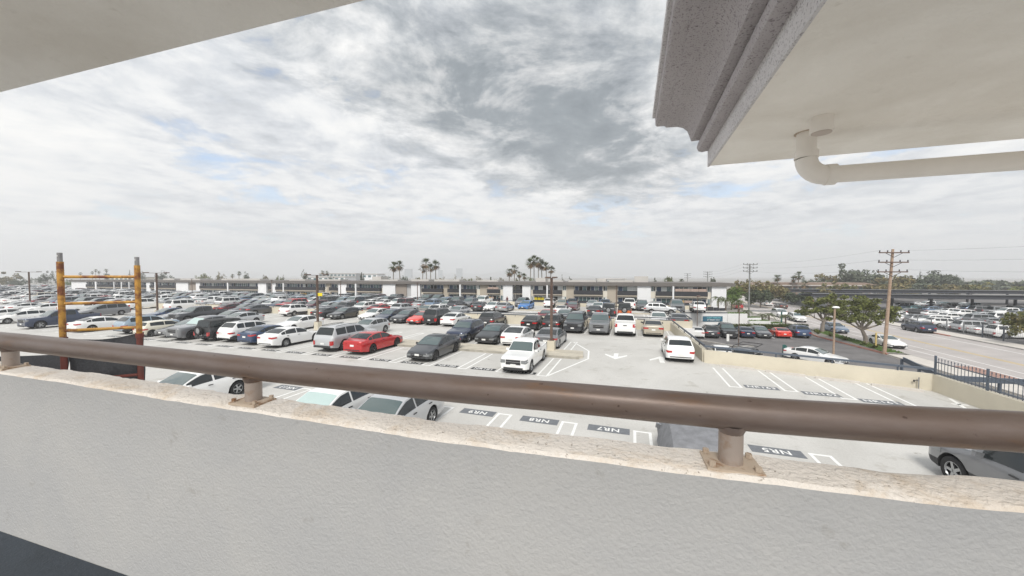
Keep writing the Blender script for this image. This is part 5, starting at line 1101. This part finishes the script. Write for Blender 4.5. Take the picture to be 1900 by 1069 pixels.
# hills on the horizon
M('hill', (.10, .11, .09), .95, var=.3, scale=.003)
mb = MB(); rg = random.Random(14); nx, ny = 90, 5; i0 = 0
def ridge(x): return 60 + 45 * math.sin(x * .0011 + 1) + 30 * math.sin(x * .0031) + 12 * math.sin(x * .009 + 2)
for j in range(ny):
    for k in range(nx):
        x = -5800 + 7600 * k / (nx - 1); f = (0, .45, .8, 1, .7)[j]; mb.v.append((x, 3600 + 380 * j, ST - .5 + f * max(8, ridge(x) + rg.uniform(-5, 5)) * (1 if x < 200 else max(.15, 1 - (x - 200) / 900))))
for j in range(ny - 1):
    for k in range(nx - 1): a = j * nx + k; mb.f.append((a, a + 1, a + nx + 1, a + nx)); mb.m.append(0)
struct(mb.build('hills', 'hill', smooth=True))

# ------------------------------------------------------------------ two people by the low wall
M('skin', (.42, .27, .20), .6); M('cloth_dark', (.02, .022, .03), .9); M('cloth_maroon', (.10, .03, .035), .9); M('hair', (.02, .015, .012), .7); M('cloth_grey', (.16, .16, .17), .9)
def person(loc, rz, label, shirt, legs, pose=0):
    me = bpy.data.meshes.new('person'); J = [((0, 0, .95), .15), ((0, 0, 1.2), .145), ((0, 0, 1.42), .15), ((0, 0, 1.52), .06), ((0, .02, 1.62), .085), ((0, .02, 1.74), .075), ((.10, 0, .88), .09), ((.11, .03 + .1 * pose, .48), .065), ((.12, 0, .08), .045), ((.12, .14, .04), .04), ((-.10, 0, .88), .09), ((-.12, .02, .48), .065), ((-.13, -.05 * pose, .08), .045), ((-.13, .10, .04), .04), ((.20, 0, 1.40), .06), ((.27, -.02, 1.13), .045), ((.24, .14 + .1 * pose, .95), .035), ((.24, .20 + .1 * pose, .88), .03), ((-.20, 0, 1.40), .06), ((-.27, 0, 1.13), .045), ((-.27, .10, .90), .035), ((-.27, .12, .82), .03)]
    Ed = [(0, 1), (1, 2), (2, 3), (3, 4), (4, 5), (0, 6), (6, 7), (7, 8), (8, 9), (0, 10), (10, 11), (11, 12), (12, 13), (2, 14), (14, 15), (15, 16), (16, 17), (2, 18), (18, 19), (19, 20), (20, 21)]
    me.from_pydata([p for p, _ in J], Ed, []); o = link('person', me, None, loc, rz); md = o.modifiers.new('skin', 'SKIN'); sv = me.skin_vertices[0].data
    for v, (_, r) in zip(sv, J): v.radius = (r, r)
    sv[0].use_root = True; o.modifiers.new('sub', 'SUBSURF').levels = 1
    dg = bpy.context.evaluated_depsgraph_get(); nm = bpy.data.meshes.new_from_object(o.evaluated_get(dg)); o.modifiers.clear(); o.data = nm; nm.materials.clear()
    for x in (shirt, legs, 'skin', 'hair'): nm.materials.append(MATS[x])
    for f in nm.polygons:
        c = f.center; f.use_smooth = True
        f.material_index = 3 if c.z > 1.68 or (c.z > 1.6 and c.y < -.01) else 2 if c.z > 1.5 or (abs(c.x) > .2 and c.z < 1.05) else 0 if c.z > .93 else 3 if c.z < .09 else 1
    return tag(o, label, 'person', 'people by the low wall')
person(G(-24.4, 65.2), .3, 'person in dark shirt standing by the low wall before the apartments', 'cloth_dark', 'cloth_dark'); person(G(-23.1, 66.2), 2.4, 'person in maroon top leaning near the low wall before the apartments', 'cloth_maroon', 'cloth_grey', 1)

# ================================================================== SCAFFOLD IN FRONT OF THE BALCONY
M('scaffold_yellow', (.50, .27, .055), .6, c2=(.17, .06, .03), scale=9, lo=.40, hi=.56, bump=.2, bscale=40)
M('scaffold_red', (.20, .045, .035), .7, c2=(.13, .05, .04), scale=9)
M('galv', (.34, .335, .34), .45, .5, var=.3, scale=20)
S1 = Vector((-5.54, 4.4, 0)); S2 = Vector((-4.93, 4.72, 0))
sf = thing('scaffold', 'rusty yellow scaffold frame with three rungs standing outside the balcony', 'scaffold', S1); dS = S2 - S1
for o_, zt in ((Vector((0, 0, 0)), 5.78), (dS, 5.745)):
    mb = MB(); mb.tube([o_ + Vector((0, 0, 4.82)), o_ + Vector((0, 0, zt))], .031, 12); mb.build('post', 'scaffold_yellow', sf, smooth=True)
    mb = MB(); mb.tube([o_ + Vector((0, 0, 0)), o_ + Vector((0, 0, 4.80))], .031, 12); mb.build('post', 'scaffold_red', sf, smooth=True)
    mb = MB(); mb.tube([o_ + Vector((0, 0, zt)), o_ + Vector((0, 0, zt + .11))], .024, 12); pin = mb.build('coupling_pin', 'galv', sf, smooth=True)
    mb = MB(); mb.tube([o_ + Vector((.0, -.0255, zt + .07)), o_ + Vector((0, -.0235, zt + .07))], .007, 8); mb.build('pin_hole', 'plate', pin)
    mb = MB(); mb.tube([o_ + Vector((0, 0, 4.79)), o_ + Vector((0, 0, 4.85))], .042, 12); mb.build('collar', 'scaffold_red', sf, smooth=True)
for z in (5.595, 5.265, 4.93): mb = MB(); mb.tube([(0, 0, z), (dS.x, dS.y, z)], .019, 10); mb.build('rung', 'scaffold_yellow', sf, smooth=True)
for z in (4.30, 3.9, 3.4): mb = MB(); mb.tube([(0, 0, z), (dS.x, dS.y, z)], .019, 10); mb.build('rung', 'scaffold_red', sf, smooth=True)
M('net', (.085, .088, .098), .9, var=.3, scale=60, bump=.3, bscale=150)
def net(P, Q, z0l, z0r, z1, label, fold=.03):
    P, Q = Vector(P), Vector(Q); mb = MB(); nx, nz = 34, 16; d = Q - P; nn = Vector((d.y, -d.x, 0)).normalized()
    for j in range(nz + 1):
        for k in range(nx + 1):
            f = k / nx; zt = z0l + (z0r - z0l) * f - .05 * math.sin(f * math.pi); z = zt + (z1 - zt) * j / nz; v = P + d * f + nn * (fold * math.sin(f * 17) * (j / nz + .2) + .02 * math.sin(j * 1.3 + f * 5)); mb.v.append((v.x, v.y, z))
    for j in range(nz):
        for k in range(nx): a = j * (nx + 1) + k; mb.f.append((a, a + 1, a + nx + 2, a + nx + 1)); mb.m.append(0)
    tag(mb.build('debris_net', 'net', smooth=True), label, 'netting', 'scaffold nets')
net((S1.x, S1.y + .05, 0), (S2.x, S2.y + .05, 0), 4.83, 4.86, 3.2, 'dark debris net hung between the two scaffold posts')
net((S1.x - 4.5, S1.y + .9, 0), (S1.x - .05, S1.y + .08, 0), 4.46, 4.62, 3.0, 'dark debris net hanging left of the scaffold behind the handrail', .05)
M('plank', (.42, .39, .36), .85, var=.3, scale=8)
for k in range(3): mb = MB(); mb.box(-.75, .75, -.115, .115, -.02, .02); tag(mb.build('scaffold_plank', 'plank', loc=(-5.0, 5.1 + .25 * k, 4.35), rz=-.3), 'grey scaffold plank behind the debris net, %s of three' % ['nearest', 'middle', 'farthest'][k], 'plank', 'scaffold planks')

# ================================================================== BALCONY
def stucco(name, c, cdark, bs, strength, pits=False, tint=None):
    m = bpy.data.materials.new(name); m.use_nodes = True; nt = m.node_tree; N = nt.nodes; L = nt.links; p = N['Principled BSDF']; tc = N.new('ShaderNodeTexCoord')
    def nz(s, d=6, r=.6, dist=0.0):
        n = N.new('ShaderNodeTexNoise'); n.inputs['Scale'].default_value = s; n.inputs['Detail'].default_value = d; n.inputs['Roughness'].default_value = r; n.inputs['Distortion'].default_value = dist; L.new(tc.outputs['Object'], n.inputs['Vector']); return n.outputs['Fac']
    def rp(f, stops):
        r = N.new('ShaderNodeValToRGB'); e = r.color_ramp.elements
        while len(e) < len(stops): e.new(.5)
        for el, (q, cc) in zip(e, stops): el.position = q; el.color = (*cc, 1)
        L.new(f, r.inputs[0]); return r.outputs[0]
    def mul(a, b, f=1.0):
        x = N.new('ShaderNodeMix'); x.data_type = 'RGBA'; x.blend_type = 'MULTIPLY'; x.inputs[0].default_value = f; L.new(a, x.inputs[6]); L.new(b, x.inputs[7]); return x.outputs[2]
    base = rp(nz(1.6, 5, .6, .4), [(.33, cdark), (.64, c)]); spots = rp(nz(9, 6, .7), [(.24, (.80, .78, .75)), (.38, (1, 1, 1))]); col_ = mul(base, spots)
    if pits == 'speckle': col_ = mul(mul(col_, rp(nz(110, 2, .5), [(.31, (.50, .48, .49)), (.44, (1, 1, 1))])), rp(nz(45, 3, .6), [(.30, (.62, .60, .61)), (.40, (1, 1, 1))]))
    elif pits: col_ = mul(col_, rp(nz(75, 3, .6), [(.27, (.38, .34, .30)), (.36, (1, 1, 1))])); col_ = mul(col_, rp(nz(4.5, 7, .7, .5), [(.30, (.84, .75, .64)), (.50, (1, 1, 1))]))
    L.new(col_, p.inputs['Base Color']); p.inputs['Roughness'].default_value = .9; p.inputs['Specular IOR Level'].default_value = .25
    h1_ = nz(bs, 3, .5, .3); h2_ = nz(bs * .28, 4, .6, .6); ad = N.new('ShaderNodeMath'); ad.operation = 'ADD'; L.new(h1_, ad.inputs[0]); L.new(h2_, ad.inputs[1])
    b = N.new('ShaderNodeBump'); b.inputs['Strength'].default_value = strength; b.inputs['Distance'].default_value = .012; L.new(ad.outputs[0], b.inputs['Height']); L.new(b.outputs[0], p.inputs['Normal']); MATS[name] = m
stucco('balcony_stucco', (.44, .435, .425), (.405, .405, .405), 75, .26)
stucco('coping_stucco', (.80, .75, .69), (.72, .665, .60), 60, .8, True)
stucco('soffit_stucco', (.92, .885, .825), (.80, .755, .685), 45, .5)
stucco('cornice_grey', (.47, .44, .445), (.42, .39, .395), 90, .45, 'speckle')
stucco('cornice_light', (.68, .66, .66), (.61, .59, .59), 90, .45, 'speckle')
TB = R(16.1); FLOOR = 4.05; ez = lambda z: z + EYE - FLOOR          # local heights from eye-relative ones
BAL = (0, 0, FLOOR)
tabW = [(-9, -.56), (-3.51, -.567), (-2.75, -.574), (-2.27, -.584), (-1.26, -.593), (-.59, -.602), (-.22, -.599), (.43, -.595), (.73, -.583), (.98, -.575), (5, -.57)]
tabR = [(-9, -.39), (-3.58, -.404), (-2.09, -.422), (-1.56, -.432), (-.94, -.435), (-.54, -.436), (-.16, -.430), (.4, -.429), (.71, -.421), (1.03, -.408), (5, -.39)]
YI, YO = 1.187, 1.345
pw = thing('balcony_parapet', 'pale stucco balcony parapet with rough beige top in front of us', 'wall', BAL, -TB)
rg = random.Random(77); face_ = MB(); top_ = MB(); N_ = 420; S0, S9 = -8.0, 4.5
wob = [0, 0]; jit = []
for k in range(N_ + 1):
    wob[0] = wob[0] * .86 + rg.gauss(0, .0016); wob[1] = wob[1] * .86 + rg.gauss(0, .0018); jit.append(tuple(wob))
prof_ = lambda s, j: [(YI, 0), (YI, ez(pl(tabW, s)) - .04), (YI + .001 + j[0], ez(pl(tabW, s)) - .006 + j[1] * .5)]
for k in range(N_ + 1):
    s = S0 + (S9 - S0) * k / N_; z = ez(pl(tabW, s)); j = jit[k]
    face_.v += [(s, YI, -.02), (s, YI, z - .10), (s, YI + .0005, z - .012 + j[1] * .5)]
    top_.v += [(s, YI + .0005, z - .012 + j[1] * .5), (s, YI + .008 + abs(j[0]), z - .001 + j[1]), (s, YI + .05, z + .002), (s, YO - .05, z + .004), (s, YO - .012 + j[0], z + .001 + j[1]), (s, YO, z - .02), (s, YO, -.6)]
for k in range(N_):
    for j in range(2): a = k * 3 + j; face_.f.append((a, a + 3, a + 4, a + 1)); face_.m.append(0)
    for j in range(6): a = k * 7 + j; top_.f.append((a, a + 7, a + 8, a + 1)); top_.m.append(0)
face_.build('wall_face', 'balcony_stucco', pw, smooth=True); top_.build('coping', 'coping_stucco', pw, smooth=True)
fl_ = MB(); fl_.box(-9, 5, -.55, YI - .002, -.25, 0); f_ = struct(fl_.build('floor', mat('floor_slate', (.035, .045, .058), .7, var=.3, scale=3, bump=.3, bscale=60), loc=BAL, rz=-TB))
def rail_material():
    m = bpy.data.materials.new('rail_paint'); m.use_nodes = True; nt = m.node_tree; N = nt.nodes; L = nt.links; p = N['Principled BSDF']; tc = N.new('ShaderNodeTexCoord'); mp = N.new('ShaderNodeMapping'); mp.inputs['Scale'].default_value = (.45, 1.6, 1.6); L.new(tc.outputs['Object'], mp.inputs[0])
    n = N.new('ShaderNodeTexNoise'); n.inputs['Scale'].default_value = 5; n.inputs['Detail'].default_value = 7; n.inputs['Roughness'].default_value = .65; L.new(mp.outputs[0], n.inputs['Vector'])
    r = N.new('ShaderNodeValToRGB'); e = r.color_ramp.elements; e.new(.5); e[0].position = .30; e[0].color = (.21, .115, .06, 1); e[1].position = .43; e[1].color = (.175, .125, .10, 1); e[2].position = .62; e[2].color = (.21, .165, .145, 1); L.new(n.outputs['Fac'], r.inputs[0])
    n2 = N.new('ShaderNodeTexNoise'); n2.inputs['Scale'].default_value = 38; n2.inputs['Detail'].default_value = 4; L.new(tc.outputs['Object'], n2.inputs['Vector']); r2 = N.new('ShaderNodeValToRGB'); e = r2.color_ramp.elements; e[0].position = .25; e[0].color = (.35, .3, .28, 1); e[1].position = .31; e[1].color = (1, 1, 1, 1); L.new(n2.outputs['Fac'], r2.inputs[0])
    x = N.new('ShaderNodeMix'); x.data_type = 'RGBA'; x.blend_type = 'MULTIPLY'; x.inputs[0].default_value = .8; L.new(r.outputs[0], x.inputs[6]); L.new(r2.outputs[0], x.inputs[7]); L.new(x.outputs[2], p.inputs['Base Color'])
    p.inputs['Roughness'].default_value = .40; p.inputs['Metallic'].default_value = .25; b = N.new('ShaderNodeBump'); b.inputs['Strength'].default_value = .12; b.inputs['Distance'].default_value = .004; L.new(n2.outputs['Fac'], b.inputs['Height']); L.new(b.outputs[0], p.inputs['Normal']); MATS['rail_paint'] = m
rail_material(); M('rust', (.50, .41, .32), .8, c2=(.27, .15, .08), scale=16, lo=.34, hi=.48)
YR = (YI + YO) / 2
M('post_paint', (.36, .30, .26), .5, c2=(.30, .21, .15), scale=14, lo=.30, hi=.46, bump=.15, bscale=50)
hr = thing('handrail', 'thick brown painted pipe handrail on short posts above the parapet', 'handrail', BAL, -TB)
mb = MB(); mb.tube([(s, YR, ez(pl(tabR, s))) for s in [S0 + (S9 - S0) * k / 120 for k in range(121)]], .0525, 28); mb.build('pipe', 'rail_paint', hr, smooth=True)
for s in (-5.62, -3.62, -1.63, .355, 2.34):
    zt, zr = ez(pl(tabW, s)) + .003, ez(pl(tabR, s)); mb = MB(); mb.tube([(s, YR, zt), (s, YR, zr - .03)], .0345, 18); po = mb.build('post', 'post_paint', hr, smooth=True)
    mb = MB(); mb.lathe([(.0345, zr - .062), (.040, zr - .05), (.044, zr - .035)], 18, 0, 'z'); mb.v = [(x + s, y + YR, z) for x, y, z in mb.v]; mb.build('weld', 'rail_paint', po, smooth=True)
    mb = MB(); mb.box(s - .078, s + .078, YR - .060, YR + .05, zt - .004, zt + .007); pt_ = mb.build('base_plate', 'rust', hr)
    for dx in (-.062, .062):
        for dy in (-.046, .038): mb = MB(); mb.tube([(s + dx, YR + dy, zt + .008), (s + dx, YR + dy, zt + .022)], .010, 6); mb.build('bolt', 'rust', pt_)
# ceiling slab over the balcony, seen at the top left
mb = MB(); mb.box(-9, 2.0, .0, 1.018, ez(.9), ez(1.25)); tag(mb.build('ceiling_slab', 'soffit_stucco', loc=BAL, rz=-TB), 'cream stucco slab edge overhead at the top left', 'slab')
# roof overhang with cornice at the right
OC = Vector((1.606, 2.95, EYE + .9)); ov = thing('roof_overhang', 'cream stucco roof overhang with grey moulded cornice at the top right', 'roof', OC, GROT)
mb = MB(); mb.box(.004, 9, -2.3, -.0, 0, .5); mb.build('soffit', 'soffit_stucco', ov)
mb = MB(); mb.box(-.012, .002, -2.3, .004, -.006, .13); mb.build('fascia', 'cornice_light', ov)
def extr(prof, y0, y1, m, name, sm=True):
    mb = MB(); n = len(prof); K = 40; r3 = random.Random(5)
    for k in range(K + 1):
        y = y0 + (y1 - y0) * k / K
        for u, z in prof: mb.v.append((-u + r3.uniform(-.0012, .0012), y, z + r3.uniform(-.0012, .0012)))
    for k in range(K):
        for j in range(n): a = k * n + j; b = k * n + (j + 1) % n; mb.f.append((a, a + n, b + n, b)); mb.m.append(0)
    mb.f.append(tuple(range(n))); mb.m.append(0); mb.f.append(tuple(range(K * n, K * n + n))[::-1]); mb.m.append(0); mb.build(name, m, ov, smooth=sm, fix=True)
extr([(0.0, .125), (.055, .118), (.082, .128), (.094, .155), (.088, .185), (.066, .212), (.0, .215)], -2.3, .003, 'cornice_grey', 'bead_moulding')
extr([(-.05, .216), (.135, .214), (.140, .222), (.150, .262), (.168, .300), (.198, .328), (.240, .345), (.330, .350), (.335, .362), (.352, .366), (.398, .368), (.412, .380), (.414, .44), (-.05, .44)], -2.3, .002, 'cornice_grey', 'cove_moulding')
extr([(-.05, .441), (.435, .441), (.438, .465), (-.05, .47)], -2.3, .006, 'cornice_light', 'drip_edge', False)
M('pvc', (.84, .80, .745), .5, var=.06, scale=6)
dp = thing('drain_pipe', 'cream drain pipe with elbow hanging under the roof overhang', 'pipe', (1.85, 2.28, EYE + .9), GROT)
r = .052; pts = [(0, 0, .02), (0, 0, -.16)] + [(.11 - .11 * math.cos(t), 0, -.16 - .11 * math.sin(t)) for t in [math.pi / 2 * k / 7 for k in range(1, 8)]]
mb = MB(); mb.tube(pts[:2], r, 22); mb.build('drop', 'pvc', dp, smooth=True); mb = MB(); mb.tube(pts[1:], r + .006, 22); mb.build('elbow', 'pvc', dp, smooth=True)
mb = MB(); mb.tube([(.10, 0, -.27), (.15, 0, -.27)], r + .011, 22); mb.tube([(0, 0, -.16), (0, 0, -.115)], r + .010, 22); mb.build('collar', 'pvc', dp, smooth=True)
mb = MB(); mb.tube([(.12, 0, -.27), (6, 0, -.27)], r - .001, 22); mb.build('run', 'pvc', dp, smooth=True)
mb = MB(); mb.lathe([(.050, -.002), (.064, -.004), (.066, .004)], 22, 0, 'z'); mb.build('flange', 'rust', dp, smooth=True)
st_ = thing('pipe_stub', 'short capped cream pipe stub under the roof overhang', 'pipe', (1.755, 2.06, EYE + .9), GROT); mb = MB(); mb.tube([(0, 0, .02), (0, 0, -.085)], .054, 22); mb.build('stub', 'pvc', st_, smooth=True); mb = MB(); mb.tube([(0, 0, -.085), (0, 0, -.089)], .047, 22); mb.build('cap', mat('pvc_cap', (.52, .45, .40), .6), st_)

# ================================================================== HAZE
hz = MB(); hz.box(-9300, 9300, -600, 12300, ST - 1.2, 190)
h = hz.build('haze'); h['kind'] = 'stuff'; hm = bpy.data.materials.new('haze'); hm.use_nodes = True; nt = hm.node_tree; nt.nodes.clear(); vo = nt.nodes.new('ShaderNodeVolumePrincipled'); vo.inputs['Color'].default_value = (.95, .965, .985, 1); vo.inputs['Density'].default_value = .00065; vo.inputs['Anisotropy'].default_value = .2
ou = nt.nodes.new('ShaderNodeOutputMaterial'); nt.links.new(vo.outputs[0], ou.inputs['Volume']); h.data.materials.append(hm)
